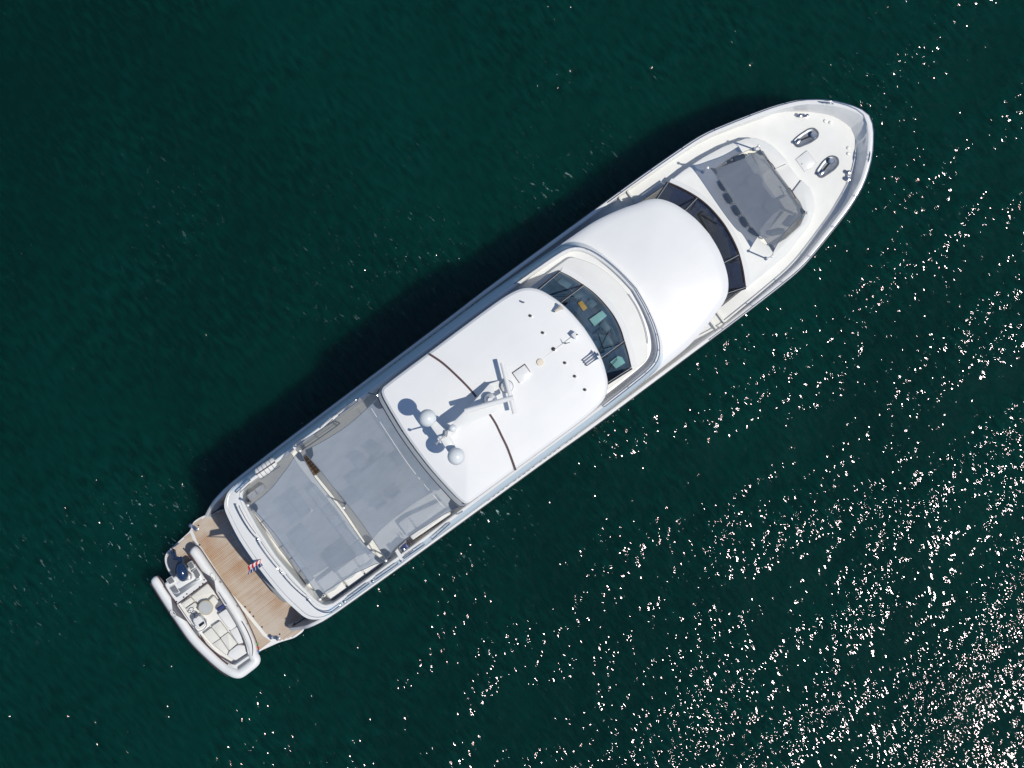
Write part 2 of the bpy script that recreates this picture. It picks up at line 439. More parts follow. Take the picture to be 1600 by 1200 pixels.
rub2 = [Vector((p.x, p.y + (0.0), p.z - 0.50)) for p in SH]
levels = [lvl(-0.5, 0.80, 2.6), lvl(0.25, 0.90, 2.0), lvl(1.1, 0.955, 1.3), lvl(2.0, 0.985, 0.6), rub2, rub]
levels[4] = [Vector((a.x, a.y, a.z)) for a in rub2]
capw = halfoff(SH, lambda p: 0.13 + 0.08*max(0, min(1, (p.x-8)/6)))
capm = [zz(p, q.z+0.02) for p, q in zip(halfoff(SH, 0.03), SH)]
capm2 = [zz(p, q.z+0.02) for p, q in zip(halfoff(SH, lambda p: 0.10 + 0.08*max(0, min(1, (p.x-8)/6))), SH)]
def deckw(p):
    t = max(0, min(1, (p.x - 10)/(XB-10))); return 0.20 + 0.16*t
DECKZ = 3.25
def dz(x): return 2.35 if x < 8.6 else min(3.35, 2.35 + (x-8.6)*0.5)
def deck_z(p):
    s = p.x/((CAM_H-3.3)/FPX)+SN
    return 2.45 + 0.95*max(0, min(1, (s-510)/90))
DE = [zz(p, min(deck_z(p), q.z-0.15)) for p, q in zip(halfoff(SH, deckw), SH)]
XS = Ls(-186, 900, 2.0).x
for p in DE:
    if p.x < XS: p.z = 0.58
dtr = catmull([Ls(s, v, 3.35) for s, v in [(852, 857.5), (877, 867.5), (904, 886), (925, 905), (938, 920), (946, 937), (949, 952.5)]], sub=8)
i0 = [i for i, p in enumerate(DE) if p.x < dtr[0].x][-1]
n1_ = len(DE)-1-i0
DE[i0+1:] = resample(dtr, n1_+1)[1:] if n1_ else []
DE[-1].y = 0
g = G()
for sgn in (1, -1):
    rings = []
    for lv in levels + [SH]:
        rings.append([p if sgn > 0 else mir(p) for p in (lv if sgn > 0 else lv)])
    if sgn < 0: rings = rings[::-1]
    g.loft(rings, False)
# stern plate
ix = [i for i, p in enumerate(SH) if p.x > XS][0]
st = [lv[ix] for lv in levels[:3]]; st = [zz(p, min(p.z, 0.5)) for p in st]; g.add(st + [mir(p) for p in reversed(st)], [list(range(2*len(st)))])
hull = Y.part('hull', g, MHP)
g = G()
for sgn in (1, -1):
    rings = [SH, capm, capm2, capw, DE]
    if sgn < 0: rings = [[mir(p) for p in r] for r in rings][::-1]
    g.loft(rings, False)
bul = Y.part('bulwark', g, MW)
# dark rubbing strake along the gunwale
for sgn in (1, -1):
    g = G(); g.tube([Vector((p.x, (p.y+0.03)*sgn, p.z-0.30)) for p in SH[4:-2]], 0.035, 6); Y.part('rubbing_strake', g, MDARK)
# main deck
DD = [p for p in DE if p.x >= Ls(-150, 900, 2.0).x]
g = G(); a = DD; b = [mir(p) for p in DD]
mid = [Vector((p.x, 0, p.z + 0.03)) for p in DD]
g.loft([a, mid, b], False)
Y.part('main_deck', g, MBOW)
# bulwark rails
def rail(name, curve, h, stn, r=0.022):
    g = G(); g.tube([zz(p, p.z+h) for p in curve], r, 8)
    o = Y.part(name, g, MSTEEL)
    step = max(1, len(curve)//stn)
    for i in range(step//2, len(curve), step):
        p = curve[i]; q = G(); q.tube([zz(p, p.z-0.02), zz(p, p.z+h)], r*0.9, 6); Y.part('stanchion', q, MSTEEL, o)
    return o
cl = halfoff(SH, 0.07)
for sgn in (1, -1):
    c = [Vector((p.x, p.y*sgn, p.z)) for p in cl]
    rail('bow_rail', c[58:84], 0.42, 6)
g = G()
c = [p for p in cl[83:]]; c2 = c + [mir(p) for p in reversed(c[:-1])]
Y.part('bow_rail', G().tube([zz(p, p.z+0.42) for p in c2], 0.022, 8), MSTEEL)

# ---- flybridge body: fascia, coaming, floor
CO = [(-175, 953), (-173.5, 925), (-171, 895), (-168, 872), (-165, 856), (-159, 843), (-148, 836.5), (-125, 834), (0, 833), (200, 834), (330, 834),
      (400, 835), (436, 836), (466, 837.5), (485, 841), (499, 850), (510, 866), (519, 889), (526, 920), (530, 953)]
OU = [(-201, 953), (-200.4, 921), (-198.6, 895), (-194, 868), (-188, 846), (-176, 834), (-160, 828), (-125, 825), (0, 823.5), (200, 823), (330, 823),
      (400, 825), (436, 826), (466, 828), (490, 832), (505, 843), (516, 860), (525, 887), (532, 920), (536, 953)]
COc = catmull([Ls(s, v, 5.5) for s, v in CO], sub=6); OUc = catmull([Ls(s, v, 4.45) for s, v in OU], sub=6)
for c in (COc, OUc): c[0].y = 0; c[-1].y = 0
def full(c): return c + [mir(p) for p in reversed(c[1:-1])]
cof, ouf = full(COc), full(OUc)
if area2(cof) < 0: cof.reverse(); ouf.reverse()
def aftness(p): return max(0.0, min(1.0, (Ls(-120, 900, 4.5).x - p.x)/1.0))
midr0 = [Vector((a.x*0.12+b.x*0.88, a.y*0.12+b.y*0.88, 4.95 + 0.44*aftness(b))) for a, b in zip(cof, ouf)]
midr = [Vector((a.x*0.55+b.x*0.45, a.y*0.55+b.y*0.45, 5.22 + 0.25*aftness(b))) for a, b in zip(cof, ouf)]
lowr = [zz(p, 4.2) for p in inset(ouf, 0.05)]
low2 = [zz(p, 4.12) for p in inset(ouf, 0.30)]
low3 = None
top1 = [zz(p, 5.53) for p in inset(cof, 0.03)]
top2 = [zz(p, 5.53) for p in inset(cof, 0.10)]
top3 = [zz(p, 5.50) for p in inset(cof, 0.13)]
flo = [zz(p, 4.6) for p in inset(cof, 0.20)]
MSIDE = mat('sky_tinted_topside_white', (0.66, 0.77, 0.85), 0.2, coat=0.3, var=0.02, vscale=0.6)  # same skylight blue mixed into the white of the topsides
g = G(); g.loft([cof, top1, top2, top3, flo], True, False, False); g.loft([low2, lowr, ouf], True, True, False)
fly = Y.part('flybridge_body', g, MW)
nn_ = len(ouf); xa = Ls(-166, 900, 4.5).x; xf = Ls(505, 900, 4.5).x
def run_of(test):
    idx = [i for i in range(nn_) if test(i)]; runs = []; cur = [idx[0]]
    for i in idx[1:]:
        if i == cur[-1]+1: cur.append(i)
        else: runs.append(cur); cur = [i]
    runs.append(cur)
    if len(runs) > 1 and runs[0][0] == 0 and runs[-1][-1] == nn_-1: runs[0] = runs.pop() + runs[0]
    return runs
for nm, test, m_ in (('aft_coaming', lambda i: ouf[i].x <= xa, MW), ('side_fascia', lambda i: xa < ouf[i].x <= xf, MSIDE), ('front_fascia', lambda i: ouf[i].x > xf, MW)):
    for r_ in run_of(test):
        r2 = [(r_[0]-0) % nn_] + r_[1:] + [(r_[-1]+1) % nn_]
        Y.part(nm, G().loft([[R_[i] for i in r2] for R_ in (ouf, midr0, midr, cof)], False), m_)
g = G(); g.loft([[zz(p, 2.3) for p in inset(ouf, 0.62)], [zz(p, 4.115) for p in inset(ouf, 0.60)]], True)
Y.part('saloon_wall', g, MW)
g = G(); g.add([zz(p, 4.605) for p in inset(cof, 0.19)], [list(range(len(cof)))]); Y.part('flybridge_deck', g, MDECK)
# styling groove round the aft fascia
gl = [zz(a.lerp(b, 0.30), 5.39+0.08*0.18/0.43+0.004) for a, b in zip(OUc, COc)]
arc = [mir(p) for p in reversed(gl[1:40])] + gl[:40]
Y.part('styling_line', G().tube(arc, 0.012, 5), MALU)

# ---- saloon roof (the big white surface forward of the flybridge)
RF = [(330, 826), (400, 827), (470, 828), (530, 830), (560, 834), (590, 841), (610, 847.5), (628, 853), (643, 862.5), (656, 880), (665, 902), (671, 926), (673.5, 953)]
rfc = catmull([Ls(s, v, 4.85) for s, v in RF], sub=6); rfc[-1].y = 0
n_ = len(rfc); rings = []
prof = [(0.0, -0.28), (0.0, 0.0), (0.05, 0.06), (0.14, 0.12), (0.28, 0.17), (0.42, 0.195)]
cx0 = rfc[0].x
def roofring(d, zr):
    out = []
    for i, p in enumerate(rfc):
        t = rfc[min(i+1, n_-1)] - rfc[max(i-1, 0)]; t.z = 0; t = t.normalized()
        q = p + Vector((t.y, -t.x, 0))*d
        if i == n_-1: q.y = 0
        q.y = max(q.y, 0.0)
        out.append(Vector((q.x, q.y, 4.85+zr)))
    return out
rr = [roofring(d, z) for d, z in prof]
base_ = rr[-1]; xt = base_[-1].x - 2.9
for f_ in (0.2, 0.4, 0.6, 0.8, 1.0):
    rr.append([zz(p.lerp(Vector((min(p.x, xt), 0, p.z)), f_), 5.045 + 0.20*(1-(1-f_)**2)) for p in base_])
g = G()
g.loft(rr, False); g.loft([[mir(p) for p in r] for r in rr][::-1], False)
roof = Y.part('saloon_roof', g, MROOF)
# saloon side walls beneath the roof and ahead of the flybridge
rb = [zz(p, 4.57) for p in roofring(0.10, 0)]; rl = [zz(p, 2.4) for p in roofring(0.22, 0)]
k = [i for i, p in enumerate(rfc) if p.x < Ls(612, 850, 4.85).x][-1]
for sgn in (1, -1):
    a, b = rb[:k], rl[:k]
    if sgn < 0: a, b = [mir(p) for p in a], [mir(p) for p in b]
    Y.part('saloon_wall', G().loft([a, b], False), MW)

# ---- windscreens
def screen(bot, top, zb, zt, cuts, matg, name, framer=0.03, barrier=None):
    """bottom curve and top curve (s, v) full width; cuts = fractions where the mullions stand"""
    B = resample(catmull([Ls(s, v, zb) for s, v in bot], sub=8), 121)
    T = resample(catmull([Ls(s, v, zt) for s, v in top], sub=8), 121)
    g = G(); g.tube(B, framer, 6); w = Y.part(name, g, MSEAM)
    cs = [0] + [int(c*120) for c in cuts] + [120]
    for a, b in zip(cs, cs[1:]):
        g = G(); g.loft([B[a:b+1], T[a:b+1]], False); Y.part('pane', g, matg, w)
    for c in [0] + [int(c*120) for c in cuts] + [120]:
        g = G(); up = Vector((0, 0, 0.012)); g.tube([B[c]+up, T[c]+up], 0.014, 6); Y.part('mullion', g, MGREYW, w)
    return B, T, w
# upper: pilothouse
ub = [(408, 862.8), (451, 862), (467, 899), (476.5, 940), (477.3, 966), (470, 1002), (466.5, 1010), (451, 1048), (408, 1049)]
def polyarc(pts, z): return [Ls(s, v, z) for s, v in pts]
def screen2(front_bot, front_top, zb, zt, side_s, matg, mull, name):
    B = resample(catmull([Ls(s, v, zb) for s, v in front_bot], sub=8), 101)
    T = resample(catmull([Ls(s, v, zt) for s, v in front_top], sub=8), 101)
    w = Y.part(name, G().tube([p+Vector((0.01, 0, 0.01)) for p in B], 0.014, 6), MSEAM)
    cs = [0] + mull + [100]
    for a, b in zip(cs, cs[1:]):
        Y.part('pane', G().loft([B[a:b+1], T[a:b+1]], False), matg, w)
    for c in cs:
        up = Vector((0, 0, 0.03)); dn = Vector((0, 0.05 if c < 50 else -0.05, -0.03)); o_ = Y.part('mullion', G().tube([B[c]+up, T[c]+up], 0.010, 6), MGREYW, w); Y.part('pillar', G().tube([B[c]+dn, T[c]+dn], 0.03, 6), MBLACK, w)
    # side quarter panes
    for e, sg in ((0, 1), (100, -1)):
        s2 = Ls(side_s[0], side_s[1], zb); s2.y = abs(s2.y)*sg
        t2 = Vector((T[e].x-0.9, T[e].y, zt))
        s3 = Vector((s2.x-0.6, s2.y, zb))
        Y.part('side_pane', G().add([B[e], T[e], t2, s3, s2], [[0, 1, 2, 3, 4]]), MBLACKG, w, smooth=False)
        Y.part('side_sill', G().tube([B[e], s2], 0.012, 6), MSEAM, w)
    return B, T, w
MBLACKG = mat('black_glass', (0.02, 0.022, 0.035), 0.05, coat=0.6)
fb = [(451, 862), (459, 878), (467, 899), (473, 918), (476.5, 940), (477.3, 966), (473.5, 990), (466.5, 1010), (460, 1028), (451, 1048.5)]
ft = [(388, 866), (402, 882), (411, 900), (417, 920), (420.5, 942), (421, 966), (418, 990), (411, 1010), (402, 1027), (388, 1044)]
UB, UT, UW = screen2(fb, ft, 5.42, 7.2, (408, 862), MGL1, [22, 78], 'pilothouse_windscreen')
fb2 = [(669, 850.5), (680, 870), (691, 895), (697, 918), (699.5, 942), (699.3, 962), (696, 986), (691, 1006), (681, 1030), (668.5, 1053.5)]
ft2 = [(636, 862), (650, 882), (660, 905), (665, 928), (667, 945), (667, 960), (665, 978), (660, 1000), (651, 1022), (637, 1043)]
LB, LT, LW = screen2(fb2, ft2, 4.02, 4.86, (622, 849), MGL2, [24, 76], 'saloon_windscreen')
# wipers on the upper screen
for f, dirn in ((0.20, 0.10), (0.74, -0.10), (0.93, -0.06)):
    i = int(f*100); a = UT[i].lerp(UB[i], 0.04)+Vector((0.05, 0, 0.04)); j = min(100, max(0, int((f+dirn)*100)))
    b = UT[j].lerp(UB[j], 0.62)+Vector((0.04, 0, 0.04))
    g = G(); g.tube([a, b], 0.014, 5); g.tube([a.lerp(b, 0.45)+Vector((0.05, 0.06, 0.02)), b+Vector((0.03, 0.05, 0))], 0.011, 5)
    Y.part('wiper', g, MBLACK)
# upper interior: dashboard with panels under the glass
inb = [zz(p+Vector((-0.04, 0, 0)), 5.40) for p in UB]
back = [Vector((p.x-2.0, p.y, 5.40)) for p in (UB[-1], UB[0])]
g = G().add(inb+back, [list(range(len(inb)+2))]); Y.part('dashboard', g, MDASH)
for pts, zt in (([(893, 462), (905, 452), (914, 460), (902, 470)], 5.48), ([(922, 466), (934, 474), (925, 482), (914, 475)], 5.46),
                ([(944, 500), (956, 512), (948, 520), (936, 508)], 5.47), ([(935, 521), (950, 524), (962, 541), (944, 548)], 5.50),
                ([(870, 440), (878, 434), (895, 444), (886, 452)], 5.47), ([(953, 506), (960, 517), (966, 533), (957, 530)], 5.45)):
    Y.part('dash_panel', G().prism(roundc(LP(pts, zt), 0.05), zt, 5.402, 0.01), MDASH2)
g = G().prism(LP([(880, 480), (888, 472), (945, 548), (940, 575), (926, 575)], 5.9), 5.95, 5.42, 0.05); Y.part('helm_console', g, MDASH)
# lower interior
inb = [zz(p+Vector((-0.04, 0, 0)), 3.98) for p in LB]
back = [Vector((p.x-2.4, p.y, 3.98)) for p in (LB[-1], LB[0])]
MDASH3 = mat('slate_dashboard', (0.06, 0.10, 0.19), 0.5, var=0.35, vscale=1.2)
g = G().add(inb+back, [list(range(len(inb)+2))]); Y.part('dashboard', g, MDASH3)
g = G().prism(LP([(1092, 335), (1100, 330), (1122, 350), (1137, 378), (1143, 402), (1128, 408), (1112, 372)], 4.15), 4.2, 3.985, 0.04); Y.part('dash_panel', g, MPAD)
for a, b in (((1087, 316), (1079, 328)), ((1140, 411), (1156, 408)), ((1121, 350), (1096, 336))):
    Y.part('wiper', G().tube([Lp(*a, 4.30), Lp(*b, 4.30)], 0.03, 5), MBLACK)
g = G(); cA, cB = LB[50], LB[0]
# papers on the dash
solo('folder', G().prism(roundc(LP([(902.5, 473.3), (909, 469.7), (918, 480.8), (911.7, 486.3)], 5.48), 0.03), 5.50, 5.47, 0.005), MORANGE,
     'orange folder lying on the dashboard behind the upper windscreen', 'folder')
solo('chart_book', G().prism(LP([(920.8, 499), (940.8, 485), (948.3, 493.3), (929, 509.7)], 5.55), 5.56, 5.52, 0.005), MPAPER,
     'open white chart book on the dashboard beside the orange folder', 'book')
solo('document_stack', G().prism(LP([(953, 565.8), (965, 556.7), (974, 569), (962.5, 576)], 5.48), 5.50, 5.44, 0.005).prism(LP([(964, 556), (972, 558), (977, 567), (970, 571)], 5.42), 5.435, 5.41, 0.003), MPAPER,
     'small stack of white papers behind the starboard pane of the upper windscreen', 'papers')

# ---- brow in front of the pilothouse screen
BR = [(300, 852), (403, 852), (460, 852), (478, 854), (489, 866), (499, 881), (507.5, 901), (514, 927), (516, 953)]
brc = catmull([Ls(s, v, 5.3) for s, v in BR], sub=6); brc[-1].y = 0
out = symout(brc)
g = G(); g.prism(out, 5.32, 4.61, 0.06); Y.part('windscreen_brow', g, MBOW)
g = G(); ring = [p + Vector((0.24, 0, 0)) + Vector((0, 0.10*(1 if p.y > 0 else -1)*min(1, abs(p.y)), 0)) for p in UB]
g.loft([[zz(p, 5.325) for p in ring], [zz(p, 5.40) for p in UB]], False)
Y.part('screen_base_moulding', g, MW)
g = G(); g.tube([zz(p, 5.62+0.0) for p in inset(cof, 0.05)][:], 0.02, 6, True)
cl2 = [p for p in COc if p.x > Ls(375, 835, 5.5).x]
rl_ = cl2 + [mir(p) for p in reversed(cl2[:-1])]
g = G(); g.tube([zz(p, 5.72) for p in rl_], 0.022, 8); o = Y.part('flybridge_rail', g, MSTEEL)
for i in range(2, len(rl_), 7):
    p = rl_[i]; Y.part('stanchion', G().tube([zz(p+Vector((-.05, 0, 0)), 5.5), zz(p, 5.72)], 0.02, 6), MSTEEL, o)
g = G(); brin = [zz(p, 5.42) for p in brc if p.x > Ls(430, 852, 5.3).x]; q = [mir(p) for p in reversed(brin)]
Y.part('brow_rail', G().tube(q[:22], 0.014, 6), MSTEEL)

# ---- pilothouse walls and hardtop
HT = [(103.5, 955), (104.5, 917), (108.5, 874), (112, 852), (118, 843), (135, 841), (210, 840.5), (300, 840), (350, 840.5), (377, 843.5), (394, 850),
      (408, 864), (418, 885), (424.5, 907), (428, 930), (429.5, 955)]
htc = catmull([Ls(s, v, 7.5) for s, v in HT], sub=5); htc[0].y = 0; htc[-1].y = 0
ho = full(htc); ho = ccw(ho)
def hz(base, p):   # slight crown
    return base + 0.10*(1-min(1, abs(p.y)/2.9)**2)
rings = [[zz(p, 7.18) for p in inset(ho, 0.35)], [zz(p, 7.20) for p in inset(ho, 0.04)], [zz(p, 7.34) for p in ho], [zz(p, 7.46) for p in inset(ho, 0.03)],
         [zz(p, 7.53) for p in inset(ho, 0.12)]]
last = inset(ho, 0.12)
g = G(); g.loft(rings, True, True, False)
# crowned top: strips across between matching port and starboard points
hp = [p for p in last]
def topz(x, y): return 7.585 + 0.07*(1 - (abs(y)/2.6)**2)
xs0, xs1 = min(p.x for p in hp), max(p.x for p in hp)
cxm = (xs0+xs1)/2
prevr = rings[-1]
for f in (0.05, 0.12, 0.2, 0.4, 0.6, 0.8, 1.0):
    prevr2 = [zz(p.lerp(Vector((min(max(p.x, xs0+2.4), xs1-2.4), 0, 0)), f), 7.53 + 0.115*(1-(1-f)**2.2)) for p in hp]; g.loft([prevr, prevr2], True); prevr = prevr2
ht = Y.part('hardtop', g, MROOF)
ROOFZ = 7.62
aft = [p for p in ho if p.x < Ls(125, 900, 7.5).x]; aft.sort(key=lambda p: p.y)
wall = [(120, 870), (120, 1040), (380, 1040), (398, 1010), (404, 985), (405, 955), (404, 925), (398, 900), (380, 870)]
wo_ = ccw([Ls(s, v, 6.0) for s, v in wall]); g = G(); g.loft([[zz(p, 4.61) for p in wo_], [zz(p, 7.19) for p in wo_]], True); 
# cut the front open for the dash: only side and back walls
g = G()
for pts in ([(120, 866), (120, 1043)], [(120, 866), (392, 866)], [(120, 1043), (392, 1043)], [(392, 866), (392, 1043)]):
    a, b = [Ls(*q, 6.0) for q in pts]; d = (b-a).normalized(); nn = Vector((-d.y, d.x, 0))*0.04
    g.prism([a-nn, b-nn, b+nn, a+nn], 7.19, 4.61)
Y.part('pilothouse_wall', g, MW)
for y0, y1 in ((866, 866), (1043, 1043)):
    a, b = Ls(150, y0, 6.2), Ls(380, y0, 6.2); sg = 1 if a.y > 0 else -1
    Y.part('side_window', G().box(((a.x+b.x)/2, a.y+sg*0.045, 6.35), (b.x-a.x, 0.03, 0.9)), MBLACKG)
# aft dark gap under the hardtop edge and pale skirt
sk = [p for p in ho if p.x < Ls(122, 900, 7.5).x]
sk.sort(key=lambda p: -p.y)
Y.part('hardtop_skirt', G().loft([[zz(p+Vector((-0.03, 0, 0)), 7.44) for p in sk], [zz(p+Vector((-0.17, 0, 0)), 7.28) for p in sk], [zz(p+Vector((-0.17, 0, 0)), 7.18) for p in sk], [zz(p+Vector((0.1, 0, 0)), 7.16) for p in sk]], False), MGREYW)
Y.part('awning_track', G().tube([zz(p+Vector((-0.18, 0, 0)), 7.20) for p in sk], 0.022, 6), MSEAM)
# roof seams
def onroof(px, py, dz_=0.0):
    p = Lp(px, py, 7.62); 
    f = max(abs(p.y)/2.5, 0); return zz(p, 7.645 - 0.06*min(f, 1.15)**2 + dz_)
for pts in ([(670.5, 553), (692.6, 568), (718.6, 592), (735, 609), (744, 620)], [(763.5, 645), (774, 661), (783.6, 680.8), (792, 698), (799, 716), (805.7, 735)]):
    c = catmull([onroof(*q, 0.004) for q in pts], sub=5)
    l, r_ = [], []
    for i, p in enumerate(c):
        t = (c[min(i+1, len(c)-1)]-c[max(i-1, 0)]).normalized(); n2 = Vector((-t.y, t.x, 0))*0.042; l.append(p+n2); r_.append(p-n2)
    Y.part('roof_seam', G().loft([[p-Vector((0, 0, 0.03)) for p in l], l, r_, [p-Vector((0, 0, 0.03)) for p in r_]], False), MSEAM, smooth=False)
Y.part('cable_duct', G().tube([onroof(822, 580, -0.006), onroof(893, 527, -0.006)], 0.012, 6), MROOF)
# hatch, disc
o = Y.part('roof_hatch', G().prism(roundc(LP([(801, 583), (819.5, 570), (831, 585), (812.5, 599)], 7.7), 0.03), 7.76, 7.60, 0.02), MW)
Y.part('hatch_shadow_edge', G().prism(LP([(799.5, 582.5), (820, 568.0), (829, 581), (811.3, 599)], 7.64), 7.655, 7.58), MSEAM, o)  # maroon sheet offset away from the sun as the hatch's painted shadow
Y.part('antenna_disc', G().lathe(onroof(844, 566), [(0.14, -0.02), (0.14, 0.05), (0.12, 0.07), (0.0, 0.075)]), MCREAMD)
for q in ((828.6, 493.5), (848, 520), (865, 545.5), (882.6, 567), (898, 588), (914, 609)):
    r_ = 0.075 if q[0] == 865 else 0.055
    o = Y.part('knob_shade_side', G().lathe(onroof(*q), [(r_, -0.03), (r_, 0.05), (r_*0.7, 0.075), (0.0, 0.08)], 14), MBLACK)  # small roof knob, its shaded side painted black
    Y.part('knob_lit_side', G().lathe(onroof(q[0]+2.5, q[1]+1, 0), [(r_*0.8, -0.03), (r_*0.7, 0.03), (0, 0.04)], 12), MW, o)  # white cap on the sunward side paints the lit half
Y.part('whip_antenna', G().tube([onroof(884, 536), onroof(882, 537, 0.15), onroof(889, 535, 0.75)], [0.03, 0.02, 0.012], 6), MDARK)
Y.part('antenna_base', G().tube([onroof(817, 472.5), onroof(818, 472.5, 0.30)], 0.035, 8), MBLACK)
o = Y.part('searchlight', G().lathe(onroof(868, 486, 0.16), [(0.04, -0.02), (0.06, 0.08), (0.08, 0.2), (0.13, 0.28), (0, 0.28)], 14, axis=(0.9, 0, 0.25)), MCREAMD)
Y.part('bracket', G().tube([onroof(866, 487, -0.02), onroof(866, 487, 0.16)], 0.03, 6), MBLACK, o)
o = Y.part('camera_housing', G().box(onroof(898, 524, 0.16), (0.2, 0.24, 0.30), 0.1, 0.03), MW)
Y.part('lens', G().lathe(onroof(901, 523, 0.31), [(0.035, 0), (0.03, 0.02), (0, 0.02)], 10), MBLACK, o)
# trumpets
for i, (x, y, ln) in enumerate(((917, 561, .55), (919.5, 564.5, .62), (922, 568, .52))):
    a = onroof(x-5, y+3, 0.14); d = Vector((1, 0, 0))
    g = G(); g.lathe(a, [(0.025, 0), (0.028, ln*0.6), (0.045, ln*0.85), (0.085, ln), (0.07, ln), (0.0, ln*0.9)], 14, axis=d)
    o = Y.part('horn', g, MSTEEL); Y.part('bracket', G().tube([zz(a, a.z-0.16), a], 0.025, 6), MBLACK, o)

# ---- mast with radar scanners and domes
mo = LP([(765, 600), (772, 606), (773, 626), (776, 643), (740, 658), (709, 676), (702, 669), (709, 659), (738, 630)], 8.6)
mo = ccw(mo)
def mz(p): return 8.15 + (Ls(420, 955, 8).x*0 + (Lp(775, 620, 8.5).x - p.x)) * 0.40
g = G(); base = [zz(p, 7.60) for p in inset(mo, 0.22)]
base = [Vector((p.x+0.9-0.0*p.y, p.y, 7.58)) for p in base]
topm = [zz(p, min(9.1, mz(p))) for p in mo]; und = [p-Vector((0, 0, 0.16)) for p in topm]
g.loft([base, [a.lerp(b, 0.9) for a, b in zip(base, und)], und, topm], True, True, False)
ti = [zz(p, min(9.13, mz(p)+0.03)) for p in inset(mo, 0.08)]
g.loft([topm, ti], True, False, True)
mast = Y.part('mast', g, MW)
# pedestal drums and scanner bars
def scanner(c, z0, z1, a, b, zbar, w, hh):
    pc = zz(Lp(*c, z1), z0)
    o = Y.part('radar_scanner', G(), MW) if False else None
    A, B = Lp(*a, zbar), Lp(*b, zbar); d = (B-A).normalized(); n2 = Vector((-d.y, d.x, 0))
    g = G(); sec = [(w*math.cos(k_*math.pi/6), hh*math.sin(k_*math.pi/6)) for k_ in range(12)]
    rings = [[p + n2*x + Vector((0, 0, y)) for x, y in sec] for p in (A, B)]
    g.loft(rings, True, True, True)
    o = Y.part('radar_scanner', g, MW)
    Y.part('scanner_drum', G().lathe(pc, [(0.24, 0), (0.25, (z1-z0)*0.5), (0.22, (z1-z0)*0.7), (0.10, (z1-z0)*0.85), (0.09, z1-z0)], 24), MGREYW if False else MW, o)
    Y.part('drum_ring', G().lathe(pc+Vector((0, 0, (z1-z0)*0.45)), [(0.255, 0), (0.26, 0.02), (0.255, 0.04)], 24), MBLACK, o)
scanner((792, 604), 7.62, 8.22, (784.5, 566.5), (804, 646), 8.30, 0.088, 0.075)
scanner((766, 625), 8.1, 8.98, (726, 642.5), (802, 621), 9.05, 0.095, 0.075)
# wing carrying the satellite domes
wg = LP([(664, 650), (672, 648), (700, 676), (717, 708), (713, 717), (705, 714), (690, 690), (674, 668)], 9.15)
Y.part('dome_wing', G().prism(roundc(ccw(wg), 0.12), 9.20, 9.05, 0.03), MW)
g = G(); cpt = Lp(694, 683, 8.9); g.prism(roundc([zz(cpt+Vector((x, y, 0)), 8.5) for x, y in ((-.25, -.14), (.5, -.14), (.5, .14), (-.25, .14))], 0.1), 9.08, 7.58); Y.part('wing_pylon', g, MW)
def dome(px, py, r, zc, zb):
    c = Lp(px, py, zc); prof = [(r*0.62, zb-zc), (r*0.72, -r*0.85), (r*0.93, -r*0.5), (r*0.995, -r*0.15)]
    for i in range(0, 11):
        a = math.pi/2*i/10; prof.append((max(r*math.cos(a), 0.0005), r*math.sin(a)))
    return Y.part('satellite_dome', G().lathe(c, prof, 36), MDOME)
dome(668, 653, 0.335, 9.62, 9.2); dome(712.8, 713, 0.335, 9.62, 9.2); dome(707.5, 669.2, 0.15, 9.25, 8.9)
a, b = Lp(697, 678, 9.25), Lp(681, 694.5, 10.1)
g = G(); g.tube([a, b], [0.04, 0.025], 8); o = Y.part('light_mast', g, MSTEEL)
Y.part('mast_light', G().lathe(b, [(0.05, -0.02), (0.055, 0.10), (0.03, 0.14), (0, 0.14)], 10), MSTEEL, o)
g = G(); g.box(Lp(697, 678, 9.32), (0.22, 0.12, 0.14), 0.7); g.tube([Lp(700, 672, 9.35), Lp(693, 684, 9.35)], 0.03, 6); Y.part('bracket', g, MALU, o)

# ---- foredeck trunk with the lounge well
TZ = 3.95
tport = [(1043, 286.5), (1068, 266), (1100, 245), (1130, 229), (1147, 222.5), (1165, 216), (1180, 215.5), (1195, 220), (1210, 230), (1229, 250), (1231, 254)]
tstar = [(1252.5, 281), (1266, 294), (1272, 310), (1273.5, 325), (1268, 345), (1255, 365), (1228, 399), (1196, 426), (1165, 450.5)]
notch = [(1211.5, 263), (1200, 244), (1170, 226), (1152, 232), (1118, 255), (1104, 262)]
inner = [(1210, 264), (1192, 236), (1172, 233), (1142, 247), (1117, 264), (1124, 282), (1142, 312), (1166, 348), (1190, 378), (1205, 386), (1228, 372), (1250, 352), (1258, 335), (1250, 316), (1238, 300)]
arcb = [(p.x, p.y) for p in LB]
out = [Lp(*q, TZ) for q in tport] + [Lp(*q, TZ) for q in inner] + [Lp(*q, TZ) for q in tstar]
bend = [zz(p+Vector((0.10, 0, 0)), TZ) for p in LB]
out = ccw(out + list(reversed(bend)) if (Lp(*tstar[-1], TZ)-bend[-1]).length < (Lp(*tstar[-1], TZ)-bend[0]).length else out + bend)
g = G(); g.prism(out, TZ, 3.2, 0.04); Y.part('foredeck_trunk', g, MBOW)
tiz = [zz(p+Vector((0.06, 0, 0)), TZ+0.07) for p in LB]; tio = [zz(p+Vector((0.24, 0.06*(1 if p.y > 0 else -1), 0)), TZ+0.01) for p in LB]
Y.part('screen_base_moulding', G().loft([tio, tiz], False), MW)
WF = 3.30
